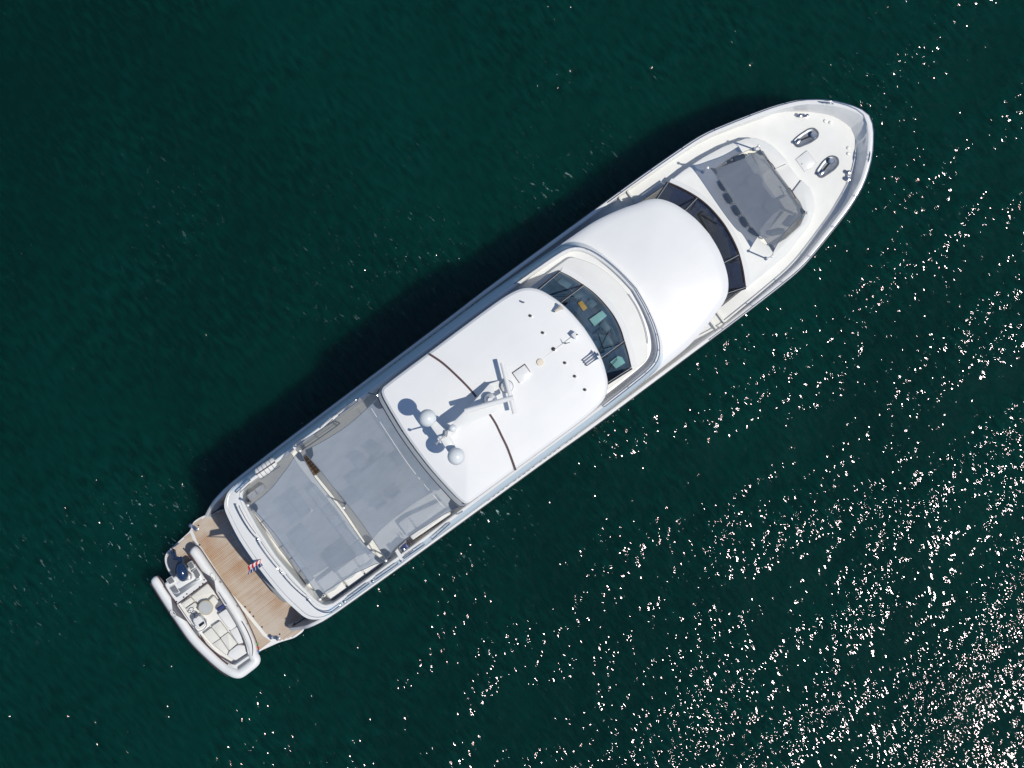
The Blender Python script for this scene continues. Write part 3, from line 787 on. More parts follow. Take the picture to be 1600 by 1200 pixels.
# lounge floor of grey teak planks
fl = LP([(1184, 258), (1200, 256), (1214, 262), (1241, 299), (1225, 315), (1200, 300), (1178, 275)], WF)
def planks(outline, z, pitch, gap, th, mat_, name, seed=1, parent=None, minlen=0.2):
    rnd = random.Random(seed); ys = [p.y for p in outline]; y = min(ys)+pitch/2; g = G(); n = len(outline)
    while y < max(ys):
        xs = []
        for i in range(n):
            a, b = outline[i], outline[(i+1) % n]
            if (a.y > y) != (b.y > y): xs.append(a.x + (y-a.y)/(b.y-a.y)*(b.x-a.x))
        xs.sort()
        for x0, x1 in zip(xs[::2], xs[1::2]):
            x = x0
            while x < x1-0.02:
                e = min(x1, x + rnd.uniform(1.2, 2.6))
                if x1-e < minlen: e = x1
                g.box(((x+e)/2, y, z+th/2+rnd.uniform(-.0012, .0012)), (e-x-0.006, pitch-gap, th)); x = e
        y += pitch
    return Y.part(name, g, mat_, parent, smooth=False, kind='stuff')
Y.part('notch_fill_step', G().prism(ccw(LP([(1211, 264), (1230, 255.5), (1251, 282), (1238, 300)], 3.78)), 3.80, 3.3, 0.02), MBOW)  # added to raise the notch floor and narrow the trunk wall's shadow
Y.part('lounge_floor', G().add([zz(p, WF+0.10) for p in ccw(LP(inner, WF))], [list(range(len(inner)))]), MALU if False else MDECK)
planks(ccw(fl), WF+0.105, 0.07, 0.008, 0.012, MTEAKG, 'teak_planks', 3)

# bow fittings
BZ = 3.42
MWELL = mat('slate_well_liner', (0.17, 0.19, 0.23), 0.3, metal=0.3, var=0.25, vscale=6)
def well(pts, n1, n2, lab):
    o_ = roundc(ccw(LP(pts, BZ)), 0.12, 3)
    rim = Y.part('anchor_well', G().loft([[zz(p, BZ+0.02) for p in inset(o_, -0.03)], [zz(p, BZ+0.03) for p in o_], [zz(p, BZ+0.015) for p in inset(o_, 0.05)], [zz(p, BZ+0.012) for p in inset(o_, 0.09)]], True, False, True), MWELL)
    a, b = Lp(*n1, BZ+0.1), Lp(*n2, BZ+0.1)
    Y.part('windlass', G().lathe(zz(a, BZ), [(0.13, 0), (0.13, 0.08), (0.07, 0.12), (0.07, 0.2), (0.12, 0.26), (0.08, 0.3), (0, 0.3)], 16), MSTEEL, rim)
    Y.part('chain_stopper', G().box(zz(b, BZ+0.07), (0.26, 0.13, 0.12), 0.2, 0.03).lathe(zz(b+Vector((-0.14, 0.05, 0)), BZ+0.05), [(0.05, 0), (0.06, 0.1), (0, 0.13)], 10), MSTEEL, rim)
    # chain
    cg = G(); m = 16
    for i in range(m):
        p = a.lerp(b, (i+0.5)/m); d = (b-a).normalized()
        cg.box((p.x, p.y, BZ+0.06), (0.07, 0.035 if i % 2 else 0.055, 0.03), math.atan2(d.y, d.x))
    Y.part('anchor_chain', cg, MDARK, rim, smooth=False)
well([(1238.7, 221), (1250, 211), (1264, 202), (1272, 200), (1278.7, 206.7), (1278, 214.7), (1266.7, 222.7), (1246.7, 230.7)], (1271, 211), (1247, 221), '')
well([(1274.7, 269), (1286.7, 252), (1296, 245), (1303, 243.7), (1309, 247), (1310.7, 256), (1304, 265), (1282.7, 278.7)], (1299, 252), (1284, 270), '')
def cleat(px, py, rz, z, L_=0.42):
    c = Lp(px, py, z); m = Matrix.Rotation(rz, 3, 'Z'); g = G()
    g.tube([c+m@Vector((-L_/2, 0, 0.12)), c+m@Vector((-L_/4, 0, 0.14)), c+m@Vector((L_/4, 0, 0.14)), c+m@Vector((L_/2, 0, 0.12))], [0.02, 0.035, 0.035, 0.02], 8)
    for s in (-1, 1): g.tube([c+m@Vector((s*L_/5, 0, -0.01)), c+m@Vector((s*L_/5, 0, 0.14))], 0.035, 8)
    return Y.part('cleat', g, MSTEEL)
def bollard(px, py, rz, z):
    c = Lp(px, py, z); m = Matrix.Rotation(rz, 3, 'Z'); g = G()
    g.box(c+Vector((0, 0, 0.02)), (0.44, 0.13, 0.04), rz, 0.01)
    for s in (-1, 1): g.lathe(c+m@Vector((s*0.14, 0, 0)), [(0.06, 0), (0.05, 0.17), (0.08, 0.20), (0.08, 0.24), (0, 0.25)], 14)
    return Y.part('bollard', g, MSTEEL)
bollard(1254.5, 181.5, R(-40), BZ); bollard(1324.5, 275, R(-40)+R(80)+R(10), BZ)
cleat(1293, 161.5, R(-47), 4.30, 0.45); cleat(1357, 245.5, R(44), 4.25, 0.45)
for q in ((1290, 189), (1298, 191.5), (1326, 231), (1326, 240)):
    Y.part('deck_plate', G().lathe(Lp(*q, BZ-0.01), [(0.07, -0.03), (0.07, 0.012), (0.055, 0.02), (0, 0.02)], 16), MW)
ho2 = ccw(LP([(1242.7, 249), (1261, 235), (1276, 254.7), (1257, 268.7)], BZ))
o = Y.part('deck_hatch', G().prism(inset(ho2, 0.015), BZ+0.022, BZ-0.03, 0.004), MW)
Y.part('hatch_gasket', G().loft([[zz(p, BZ+0.012) for p in ho2], [zz(p, BZ+0.012) for p in inset(ho2, 0.02)]], True), MALU, o)
Y.part('hatch_knob', G().lathe(Lp(1253, 256, BZ+0.02), [(0.04, 0), (0.03, 0.03), (0, 0.03)], 10), MALU, o)
# boarding steps on the side decks
for sg in (1, -1):
    for x0 in (0.0, 0.42):
        base = Lp(993+0, 290, 2.9); x = base.x - 0.9 + x0
        y = 3.05
        Y.part('side_step', G().box((x, sg*y, 3.05), (0.07, 0.66, 1.2)), MDECK)

# ---- swim platform
PZ = 0.62
pp = [(325, 803), (311, 809), (301, 816), (297.5, 829), (280, 845), (261, 862), (257, 870), (257.5, 880), (263, 894), (300, 945), (345, 990), (383, 1028), (395, 1026), (407, 1017), (436, 1004), (460, 997), (474, 987),
      (478, 975), (452, 935), (372, 832), (350, 795)]
po = ccw(LP(pp, PZ)); po = roundc(po, 0.15, 3)
Y.part('swim_platform', G().prism(po, PZ-0.012, PZ-0.26, 0.02), MW)
t1 = ccw(LP([(326, 805), (312, 812), (303, 818), (301, 829), (308, 846), (328, 875), (360, 925), (386, 954), (415, 990), (428, 998), (437, 1001.5), (459, 994.5), (473, 983), (476, 975), (452, 935), (372, 832), (352, 797)], PZ))
planks(t1, PZ-0.01, 0.062, 0.009, 0.014, MTEAK, 'teak_planks', 11)
t2 = ccw(LP([(297, 832), (281, 847), (264.5, 862), (260.5, 871), (261, 880), (266, 893), (302, 942), (347, 988), (384, 1025), (395, 1023), (406, 1014.5), (424, 1002), (412, 994), (382, 957), (356, 928), (324, 878), (304, 849)], PZ))
planks(t2, PZ-0.01, 0.062, 0.009, 0.014, MTEAK, 'teak_planks', 12)
bollard(303, 823.5, R(50)+R(60), PZ); cleat(274, 852.5, R(-5), PZ, 0.4); bollard(429.5, 996, R(-48), PZ)
for q in ((310, 821), (312, 851.5), (383, 948), (390.5, 956.5), (396, 963), (409.5, 979.5), (437, 991)):
    Y.part('deck_eye', G().lathe(Lp(*q, PZ), [(0.04, 0), (0.035, 0.03), (0, 0.03)], 10), MDARK)
# transom: bench box, cockpit end, stairs
tb = ccw(LP([(360.5, 830), (366, 824), (383, 838), (411, 876), (451, 928), (452, 939), (444, 942), (434, 934), (408, 902), (380, 864)], 1.7))
MLOCK = mat('mid_grey_locker', (0.27, 0.28, 0.29), 0.45, var=0.06)
Y.part('transom_locker', G().prism(roundc(tb, 0.12), 1.75, PZ, 0.05), MLOCK)
cp = [Ls(-190, 850, 2.2), Ls(-190, 1056, 2.2), Ls(-60, 1060, 2.2), Ls(-60, 845, 2.2)]
tr_ = [Ls(-183, 880, 2.2), Ls(-183, 1024, 2.2), Ls(-100, 1024, 2.2), Ls(-100, 880, 2.2)]
Y.part('transom', G().prism(ccw(tr_), 2.3, 0.2, 0.04), MW)
planks(ccw([Ls(-190, 835, 1.3), Ls(-190, 880, 1.3), Ls(-100, 880, 1.3), Ls(-100, 835, 1.3)]), 1.2, 0.062, 0.009, 0.02, MTEAK, 'stair_planks', 13)
planks(ccw([Ls(-190, 1024, 1.3), Ls(-190, 1065, 1.3), Ls(-100, 1065, 1.3), Ls(-100, 1024, 1.3)]), 1.2, 0.062, 0.009, 0.02, MTEAK, 'stair_planks', 14)
a, b = Lp(457, 978, 1.6), Lp(479, 964.5, 1.6)
Y.part('quarter_rail', G().tube([zz(a, 0.7), a, b], 0.025, 8), MDARK)
a, b = Lp(331, 803, 1.6), Lp(350, 789, 1.6)
Y.part('quarter_rail', G().tube([zz(a, 0.7), a, b], 0.025, 8), MDARK)

# ---- stainless hoops along the flybridge coaming
def hoop(px0, px1, z=5.50, h=0.20, w=0.16, bow=0.0):
    a, b = Lp(*px0, z), Lp(*px1, z); d = (b-a).normalized(); L_ = (b-a).length
    nn = Vector((-d.y, d.x, 0)); mid = (a+b)/2
    if nn.dot(Vector((0, 0, 0)) - mid + Vector((3, 0, 0))) < 0: nn = -nn
    pts = [zz(a+nn*0.03, z), zz(a, z+h*0.8), zz(a+d*0.10, z+h)]
    for i in range(1, 8):
        t = i/8; pts.append(zz(a.lerp(b, t) - nn*bow*math.sin(math.pi*t), z+h))
    pts += [zz(b-d*0.10, z+h), zz(b, z+h*0.8), zz(b+nn*0.03, z)]
    g = G(); g.tube(pts, 0.026, 8)
    for t in (0.33, 0.67):
        p = a.lerp(b, t) - nn*bow*math.sin(math.pi*t); g.tube([zz(p, z-0.02), zz(p, z+h)], 0.018, 6)
    g.tube([zz(p, z+0.05) + nn*0.10 for p in pts[2:-2]], 0.014, 6)
    return Y.part('coaming_rail', g, MSTEEL)
hoop((368.5, 788.5), (399, 839), bow=0.05); hoop((403, 845.5), (437, 891), bow=0.03); hoop((442, 897), (479, 934), bow=0.04)
hoop((541.5, 937), (577, 911)); hoop((586, 905), (622, 880)); hoop((631, 872), (663, 850)); hoop((675, 842), (703, 817))
hoop((370, 769), (391, 750)); hoop((459, 695), (476, 683)); hoop((500, 668), (520, 650)); hoop((523, 648), (560, 622))
q = catmull(LP([(483, 939), (490, 947), (498, 953), (508, 956.5), (518, 955), (527, 949), (533, 944)], 5.6), sub=4)
Y.part('coaming_rail', G().tube([zz(q[0], 5.45)]+[zz(p, 5.68) for p in q]+[zz(q[-1], 5.45)], 0.026, 8), MSTEEL)
for q in ((402, 842), (439.5, 894), (481, 937), (538, 940), (582, 908), (627, 876)):
    Y.part('rail_foot', G().lathe(Lp(*q, 5.5), [(0.07, -0.02), (0.06, 0.05), (0, 0.07)], 12), MSTEEL)
for sgn in (1, -1):      # dark vent slots low on the saloon fascia
    for i in range(18):
        s = 150 + i*9 + (i // 5)*5
        p = Ls(s, 823, 4.3); k_ = [min(OUc, key=lambda c: abs(c.x-p.x))][0]
        Y.part('vent', G().box((p.x, sgn*(k_.y-0.012), 4.47), (0.13, 0.05, 0.05)), MBLACK)
for sgn in (1, -1):
    c = [Vector((p.x, sgn*(p.y-0.26), 5.60)) for p in COc if Ls(115, 835, 5.5).x < p.x < Ls(390, 835, 5.5).x]
    o = Y.part('hand_rail', G().tube(c, 0.018, 6), MDARK)
    for i in range(0, len(c), 6): Y.part('stanchion', G().tube([zz(c[i], 4.9), c[i]], 0.015, 6), MSTEEL, o)
for q, r_ in (((590, 618), 1), ((722, 799), -1)):
    a = Lp(*q, 7.3); b = Vector((a.x-0.35, r_*3.02, 5.5)); Y.part('roof_strut', G().tube([zz(a, 7.25), b], 0.03, 8), MSTEEL)

# ------------------------------------------------------------------ shade sails
def coons(c0, c1, d0, d1, u, v):
    """c0: v=0 (u 0..1), c1: v=1; d0: u=0 (v 0..1), d1: u=1"""
    def at(c, t):
        x = t*(len(c)-1); i = min(int(x), len(c)-2); return c[i].lerp(c[i+1], x-i)
    return ((1-v)*at(c0, u) + v*at(c1, u) + (1-u)*at(d0, v) + u*at(d1, v)
            - ((1-u)*(1-v)*c0[0] + u*(1-v)*c0[-1] + (1-u)*v*c1[0] + u*v*c1[-1]))
def edge(pts, za, zb, sag=0.0):
    m = len(pts); o = [Lp(x, y, za+(zb-za)*i/(m-1) - sag*math.sin(math.pi*i/(m-1))) for i, (x, y) in enumerate(pts)]
    return resample(catmull(o, sub=6), 33)
def shade_sail(label, e0, e1, f0, f1, mat_, poles, dz0, name='shade_sail'):
    c = (e0[0]+e1[-1])/2
    T = Thing(name, zz(c, dz0), label, 'awning')
    def P_(u, v, dz_=0.0):
        p = coons(e0, e1, f0, f1, u, v); p.z += dz_ - 0.10*math.sin(math.pi*u)*math.sin(math.pi*v) + 0.012*math.sin(9*u+5*v)*math.sin(11*v); return p
    n = 28; g = G(); g.loft([[P_(i/n, j/n) for i in range(n+1)] for j in range(n+1)], False)
    fab = T.part('fabric', g, mat_)
    rim = [P_(i/n, 0) for i in range(n)] + [P_(1, j/n) for j in range(n)] + [P_(1-i/n, 1) for i in range(n)] + [P_(0, 1-j/n) for j in range(n)]
    T.part('hem', G().tube(rim, 0.014, 5, True), MSLATE, fab)
    for u0, v0, du, dv in ((0, 0, 1, 1), (1, 0, -1, 1), (0, 1, 1, -1), (1, 1, -1, -1)):
        g = G(); w = 0.085; m = 4
        rings = []
        for j in range(m+1):
            rings.append([P_(u0+du*w*i/m*math.sqrt(max(0, 1-(j/m)**2)), v0+dv*w*j/m, 0.006) for i in range(m+1)])
        g.loft(rings, False); T.part('corner_patch', g, MPATCH, fab)
    for (bx, by, tx, ty, h) in poles:
        b = Lp(bx, by, dz0); t = Lp(tx, ty, dz0+h)
        o = T.part('pole', G().tube([b, t], 0.032, 10), MSTEEL)
        T.part('pole_cap', G().lathe(t, [(0.045, -0.05), (0.06, 0), (0.045, 0.05), (0, 0.06)], 12), MW, o)
        cn = min((P_(u_, v_) for u_ in (0, 1) for v_ in (0, 1)), key=lambda c_: (c_-t).length)
        if (cn-t).length < 0.9: T.part('tether', G().tube([cn, t], 0.012, 5), MSLATE, o)
        T.part('pole_foot', G().lathe(b, [(0.09, -0.01), (0.08, 0.03), (0.04, 0.06), (0, 0.06)], 12), MSTEEL, o)
    return T, P_
# bow sail: D(1111,263) -> A(1188,234), D -> C(1208,394), A -> B(1258,330), C -> B
bz = 5.55
e0 = edge([(1110, 262.5), (1122, 262.5), (1141, 256), (1160, 249), (1175, 241.5), (1188, 233.5)], bz, bz, 0.04)
e1 = edge([(1208, 394.5), (1213, 384), (1222, 370), (1232, 357), (1243, 345), (1258.5, 331)], bz, bz, 0.04)
f0 = edge([(1110, 262.5), (1125, 282), (1143, 309), (1163, 338), (1184, 365), (1193, 371), (1208, 394.5)], bz, bz, 0.04)
f1 = edge([(1188, 233.5), (1196, 247), (1208, 265), (1222, 286), (1239, 309), (1258.5, 331)], bz, bz, 0.04)
shade_sail('dark grey see-through awning on four poles over the bow lounge', e0, e1, f0, f1, MSAILB,
           [(1098, 269, 1106, 262, 1.75), (1177.5, 233, 1185.5, 227.5, 1.75), (1253, 337, 1262, 332.5, 1.75), (1196.4, 404, 1206.5, 400.5, 1.75)], 3.93)
# aft sail
az = 6.55
e0 = edge([(389, 790.5), (406, 779), (425, 762), (440, 743), (452, 727), (460, 714), (468, 704)], az, az, 0.04)
e1 = edge([(500, 936), (508, 925), (530, 911), (552, 897), (570, 889), (585, 882), (603, 877)], az, az, 0.04)
f0 = edge([(389, 790.5), (404, 804), (428, 832), (450, 862), (473, 895), (488, 917), (500, 936)], az, az, 0.04)
f1 = edge([(468, 704), (475, 717), (489, 742), (505, 763), (520, 781), (535, 801), (555, 830), (574.7, 856.7), (587.5, 868), (603, 877)], az, az, 0.04)
shade_sail('grey awning stretched over the aftmost end of the upper deck', e0, e1, f0, f1, MSAIL,
           [(390, 783, 387.5, 789.5, 1.95), (473, 699, 469, 704.5, 1.95), (504, 929, 500, 936.5, 1.95)], 4.61)
# forward sail up to the hardtop
e0 = edge([(477, 703), (500, 692), (534.7, 671), (562, 649), (591, 622)], az+0.05, 7.16, 0.04)
e1 = edge([(603, 874), (620, 854), (642, 836), (660, 825), (690, 806), (717, 792.5)], az+0.05, 7.16, 0.04)
f0 = edge([(477, 703), (479.5, 711), (500, 734.5), (520, 760), (539.7, 784), (565, 817), (584, 845), (603, 874)], az+0.05, az+0.05, 0.05)
f1 = edge([(591, 622), (605, 645), (619, 667), (646, 709), (672, 743), (700, 775), (717, 792.5)], 7.16, 7.16, 0.0)
T2, P2 = shade_sail('large grey awning laced to the aft edge of the white hardtop', e0, e1, f0, f1, MSAIL,
           [(538, 787, 537, 793.5, 1.85), (607, 871, 603, 876, 1.95)], 4.61)
for v0, v1 in ((0.02, 0.10), (0.14, 0.62), (0.65, 0.67), (0.72, 0.78), (0.82, 0.95)):
    T2.part('seam_tape', G().tube([P2(0.875, v0+(v1-v0)*i/8, 0.01) for i in range(9)], 0.013, 5), MFLAGW)

# ------------------------------------------------------------------ furniture on the upper deck
FZ = 4.61
def seatmod(T, pts, z0, z1, m=MCUSHW, r=0.05, name='seat_cushion'):
    return T.part(name, G().prism(roundc(ccw(LP(pts, z1)), 0.05, 3), z1, z0, r), m)
def lerp2(a, b, t): return (a[0]+(b[0]-a[0])*t, a[1]+(b[1]-a[1])*t)
# transverse sofa between the two big awnings
T = Thing('deck_sofa', Lp(545, 815, FZ), 'long white sofa running across the deck under the gap between the grey awnings', 'sofa')
A, B, C, D = (479, 766), (492, 757), (585, 871), (569, 884)
T.part('sofa_base', G().prism(ccw(LP([A, B, C, D], FZ+0.3)), FZ+0.3, FZ, 0.02), MW)
for i in range(4):
    t0, t1_ = i/4+0.006, (i+1)/4-0.006
    a, b, c, d = lerp2(A, D, t0), lerp2(B, C, t0), lerp2(B, C, t1_), lerp2(A, D, t1_)
    seatmod(T, [a, b, c, d], FZ+0.3, FZ+0.46)
    b2, c2 = lerp2(b, a, 0.28), lerp2(c, d, 0.28)
    seatmod(T, [b2, b, c, c2], FZ+0.47, FZ+0.70, MCUSHW, 0.06, 'back_cushion')
# aft bench
T = Thing('aft_bench', Lp(440, 855, FZ), 'white bench following the curved aft coaming at the very stern of the upper deck', 'bench')
A, B, C, D = (392, 797), (404, 790), (492, 905), (480, 914)
T.part('bench_base', G().prism(ccw(LP([A, B, C, D], FZ+0.3)), FZ+0.3, FZ, 0.02), MW)
for i in range(6):
    t0, t1_ = i/6+0.006, (i+1)/6-0.006
    if i == 2: continue
    seatmod(T, [lerp2(A, D, t0), lerp2(B, C, t0), lerp2(B, C, t1_), lerp2(A, D, t1_)], FZ+0.3, FZ+0.46, MCUSH if i == 5 else MCUSHW)
# starboard side loungers with grey roll backs
def sidebench(o):
    A = (o[0], o[1])
    c = Lp(A[0], A[1], FZ); T = Thing('side_lounger', c, '', 'lounger', 'white loungers along the starboard rail under the aft awning')
    T.part('lounger_base', G().box(c+Vector((0.0, 0, 0.14)), (0.86, 0.95, 0.28), 0, 0.03), MW)
    T.part('seat_cushion', G().box(c+Vector((0.02, 0, 0.36)), (0.80, 0.92, 0.14), 0, 0.05), MCUSHW)
    T.part('back_cushion', G().tube([c+Vector((-0.38, -0.10, 0.42)), c+Vector((0, -0.17, 0.46)), c+Vector((0.38, -0.10, 0.42))], 0.075, 10), MGREYW)
    return T
L1 = sidebench((519, 912)); L1.o['label'] = 'aftmost of the three white loungers along the starboard rail'
d1 = Lp(547, 892, FZ)-Lp(519, 912, FZ); d2 = Lp(574, 873, FZ)-Lp(519, 912, FZ)
clone(L1, d1, 'middle one of the three white loungers along the starboard rail')
clone(L1, d2, 'foremost of the three white loungers along the starboard rail, beside the sail pole')
# port bench beside the life raft
T = Thing('port_bench', Lp(400, 765, FZ), 'short pale bench at the port stern corner beside the liferaft', 'bench')
A, B, C, D = (384, 775), (410, 756), (416, 764), (391, 783)
T.part('bench_base', G().prism(ccw(LP([A, B, C, D], FZ+0.3)), FZ+0.3, FZ, 0.02), MW)
for i in range(2):
    t0, t1_ = i/2+0.01, (i+1)/2-0.01
    seatmod(T, [lerp2(A, B, t0), lerp2(A, B, t1_), lerp2(D, C, t1_), lerp2(D, C, t0)], FZ+0.3, FZ+0.46)
# tables and sunpads under the aft awning
T = Thing('sun_pad', Lp(450, 790, FZ), 'wide square sun pad under the port half of the aft awning', 'sun pad')
T.part('pad_base', G().prism(ccw(LP([(428, 786), (461, 762), (489, 798), (456, 822)], FZ+.3)), FZ+0.3, FZ, 0.02), MW)
for t in (0, 1):
    a0, a1 = t/2+0.01, t/2+0.49
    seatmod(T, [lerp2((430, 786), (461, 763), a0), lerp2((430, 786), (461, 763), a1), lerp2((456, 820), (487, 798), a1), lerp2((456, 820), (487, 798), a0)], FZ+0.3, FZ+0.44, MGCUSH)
def table(cx, cy, sx, sy, h, rz, lab, m=MGLASSW):
    c = Lp(cx, cy, FZ); T = Thing('deck_table', c, lab, 'table')
    T.part('tabletop', G().box(c+Vector((0, 0, h)), (sx, sy, 0.05), rz, 0.02), m)
    for x, y in ((-1, -1), (1, -1), (1, 1), (-1, 1)):
        q = Matrix.Rotation(rz, 3, 'Z') @ Vector((x*(sx/2-0.12), y*(sy/2-0.12), 0)); T.part('leg', G().tube([c+q, c+q+Vector((0, 0, h))], 0.03, 8), MSTEEL)
    return T
table(480, 848, 0.8, 1.3, 0.45, 0, 'low rectangular grey table under the aft awning beside the aft bench')
table(532, 868, 1.1, 0.8, 0.5, 0, 'low square grey table under the aft awning by the white loungers', MPAD)
table(590, 745, 1.9, 1.1, 0.75, 0, 'long grey dining table under the large awning, with chairs around it')
def chair(px, py, rz, lab):
    c = Lp(px, py, FZ); T = Thing('deck_chair', c, lab, 'chair', 'chairs around the dining table')
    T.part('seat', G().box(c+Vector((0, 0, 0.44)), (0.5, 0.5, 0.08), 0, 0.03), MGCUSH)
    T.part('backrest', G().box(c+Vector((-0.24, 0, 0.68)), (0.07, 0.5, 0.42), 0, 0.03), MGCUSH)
    for x, y in ((-1, -1), (1, -1), (1, 1), (-1, 1)): T.part('leg', G().tube([c+Vector((x*.21, y*.21, 0)), c+Vector((x*.21, y*.21, 0.42))], 0.02, 6), MSTEEL)
    return T
ch = chair(553, 774, 0, 'grey deck chair at the aft end of the dining table')
for q, rz, lab in (((627, 716), math.pi, 'grey deck chair at the hardtop end of the dining table'), ((566, 722), -math.pi/2, 'grey deck chair on the port side of the dining table, nearer the stern'),
                   ((590, 705), -math.pi/2, 'grey deck chair on the port side of the dining table, nearer the hardtop'), ((592, 782), math.pi/2, 'grey deck chair on the starboard side of the dining table, nearer the stern'),
                   ((615, 766), math.pi/2, 'grey deck chair on the starboard side of the dining table, nearer the hardtop')):
    clone(ch, Lp(*q, FZ)-Lp(553, 774, FZ), lab, rz)
# starboard corner sofa
T = Thing('corner_sofa', Lp(660, 812, FZ), 'white corner sofa under the starboard side of the large awning', 'sofa')
for pts in ([(622, 818), (636, 807), (652, 829), (638, 840)], [(636, 807), (690, 782), (699, 795), (652, 826)]):
    seatmod(T, pts, FZ, FZ+0.45, MCUSHW)
seatmod(T, [(640, 838), (700, 796), (705, 803), (645, 844)], FZ, FZ+0.8, MCUSHW, 0.06, 'back_cushion')
# wet bar with steel sink and grill
T = Thing('wet_bar', Lp(632, 862, FZ), 'white L-shaped bar counter with a steel sink at the starboard rail', 'bar counter')
T.part('counter', G().prism(ccw(LP([(617, 861), (621, 857), (629, 869), (644, 857), (648, 862), (626, 877)], FZ+0.9)), FZ+0.95, FZ, 0.03), MW)
T.part('grill_lid', G().prism(roundc(ccw(LP([(622, 856), (634, 846), (641, 856), (629, 866)], FZ+0.85)), 0.06), FZ+0.88, FZ, 0.08), MSTEEL)
T.part('sink', G().prism(ccw(LP([(628, 852), (632, 849), (637, 856), (633, 859)], FZ+0.9)), FZ+0.9, FZ+0.8, 0.01), MFLAGB)
for i in range(2):
    x = 636+i*4; T.part('tap', G().tube([Lp(x, 845-i*2, FZ+0.8), Lp(x, 845-i*2, FZ+1.05), Lp(x+5, 851-i*2, FZ+1.05)], 0.02, 6), MSEAM)
# bench along starboard coaming with curved backrest
T = Thing('side_bench', Lp(690, 825, FZ), 'narrow white bench with dark trim along the starboard rail by the hardtop corner', 'bench')
T.part('seat', G().prism(roundc(ccw(LP([(645, 846), (690, 815), (700, 800), (706, 806), (694, 824), (652, 855)], FZ+0.4)), 0.1), FZ+0.45, FZ, 0.04), MW)
T.part('trim', G().tube(catmull(LP([(644, 848), (654, 841), (660, 837), (661, 833), (678, 821)], FZ+0.5), sub=3), 0.02, 6), MBEIGE)
# stairwell with wooden treads and guard rails
T = Thing('companion_stair', Lp(490, 725, FZ), 'dark wooden stairs in the port stairwell showing between the two aft awnings', 'stairs')
st0, st1, sw0, sw1 = (474, 716), (492, 744), (482, 709), (502, 736)
for i in range(6):
    t0, t1_ = i/6, (i+1)/6-0.02
    pts = [lerp2(st0, st1, t0), lerp2(sw0, sw1, t0), lerp2(sw0, sw1, t1_), lerp2(st0, st1, t1_)]
    T.part('tread', G().prism(ccw(LP(pts, FZ)), FZ+0.20-i*0.02, FZ+0.01, 0.01), MWOOD)
T = Thing('stair_guard', Lp(505, 685, FZ), 'stainless guard rail around the port stairwell beside the blue-shaded coaming', 'guard rail')
def rl3(pts, z): return LP(pts, z)
for k_, z in enumerate((FZ+0.9, FZ+0.6, FZ+0.3)):
    T.part('rail', G().tube(catmull(LP([(472, 703), (500, 684), (527, 664.5), (530, 661), (519, 659.5), (490, 679)], z), sub=3), 0.022-0.004*k_, 6), MSTEEL if k_ else MALU)
for q in ((478, 699), (499, 685), (527, 665), (519, 659.5), (493, 677)): T.part('post', G().tube([Lp(*q, FZ), Lp(*q, FZ+0.9)], 0.022, 6), MSTEEL)
# life raft
T = Thing('liferaft_canister', Lp(416, 731, FZ), 'white liferaft canister strapped in a rack at the port rail near the stern', 'liferaft')
a, b = Lp(401, 741.5, FZ+0.75), Lp(431, 721, FZ+0.75); d = (b-a).normalized(); L_ = (b-a).length
T.part('canister', G().lathe(a, [(0.001, -0.01), (0.17, 0.0), (0.235, 0.06), (0.245, L_/2-0.02), (0.255, L_/2-0.015), (0.255, L_/2+0.015), (0.245, L_/2+0.02), (0.235, L_-0.06), (0.17, L_), (0.001, L_+0.01)], 24, axis=d), MW)
for t in (0.2, 0.4, 0.6, 0.8):
    T.part('strap', G().lathe(a+d*L_*t, [(0.25, -0.012), (0.256, 0), (0.25, 0.012)], 24, axis=d), MALU)
T.part('seam_band', G().tube([a+Vector((0, 0, 0.255)), b+Vector((0, 0, 0.255))], 0.022, 6), MSEAM)
for s in (-1, 1):
    nn = Vector((-d.y, d.x, 0))*0.24*s
    T.part('rack_rail', G().tube([a+nn-Vector((0, 0, 0.2)), b+nn-Vector((0, 0, 0.2))], 0.022, 6), MSTEEL)
    for t in (0.1, 0.9):
        p = a.lerp(b, t)+nn; T.part('rack_leg', G().tube([zz(p, FZ), zz(p, p.z-0.2)], 0.02, 6), MSTEEL)

# ------------------------------------------------------------------ bow lounge furniture
T = Thing('bow_sofa', Lp(1170, 300, WF+.1), 'long grey lounge cushion and side seats beneath the bow awning', 'sofa')
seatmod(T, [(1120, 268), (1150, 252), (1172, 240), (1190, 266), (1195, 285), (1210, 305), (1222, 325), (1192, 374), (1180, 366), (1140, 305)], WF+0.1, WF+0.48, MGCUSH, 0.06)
seatmod(T, [(1175, 240), (1190, 239), (1206, 262), (1190, 274), (1184, 258)], WF+0.1, WF+0.50, MCUSH, 0.05)
seatmod(T, [(1216, 311), (1232, 304), (1246, 325), (1238, 333), (1226, 326)], WF+0.1, WF+0.50, MCUSH, 0.05)
seatmod(T, [(1194, 366), (1226, 329), (1243, 338), (1228, 358), (1200, 372)], WF+0.1, WF+0.50, MCUSH, 0.05)
T.part('sofa_ledge', G().prism(roundc(ccw(LP([(1120, 277), (1128, 279), (1192, 369), (1183, 369), (1150, 325)], TZ)), 0.05), TZ+0.02, WF+0.1, 0.02), MDECK)
def tbl(px, py, lab):
    c = Lp(px, py, WF+0.1); T = Thing('round_table', c, lab, 'table')
    T.part('tabletop', G().lathe(c, [(0.31, 0.66), (0.32, 0.68), (0.31, 0.70), (0.001, 0.705)], 28), MGCUSH if False else MGLASSW)
    T.part('pedestal', G().lathe(c, [(0.16, 0), (0.05, 0.04), (0.045, 0.66)], 14), MSTEEL); return T
tbl(1176, 285, 'round grey table under the bow awning, nearer the port side'); tbl(1204, 323, 'round grey table under the bow awning, nearer the starboard side')
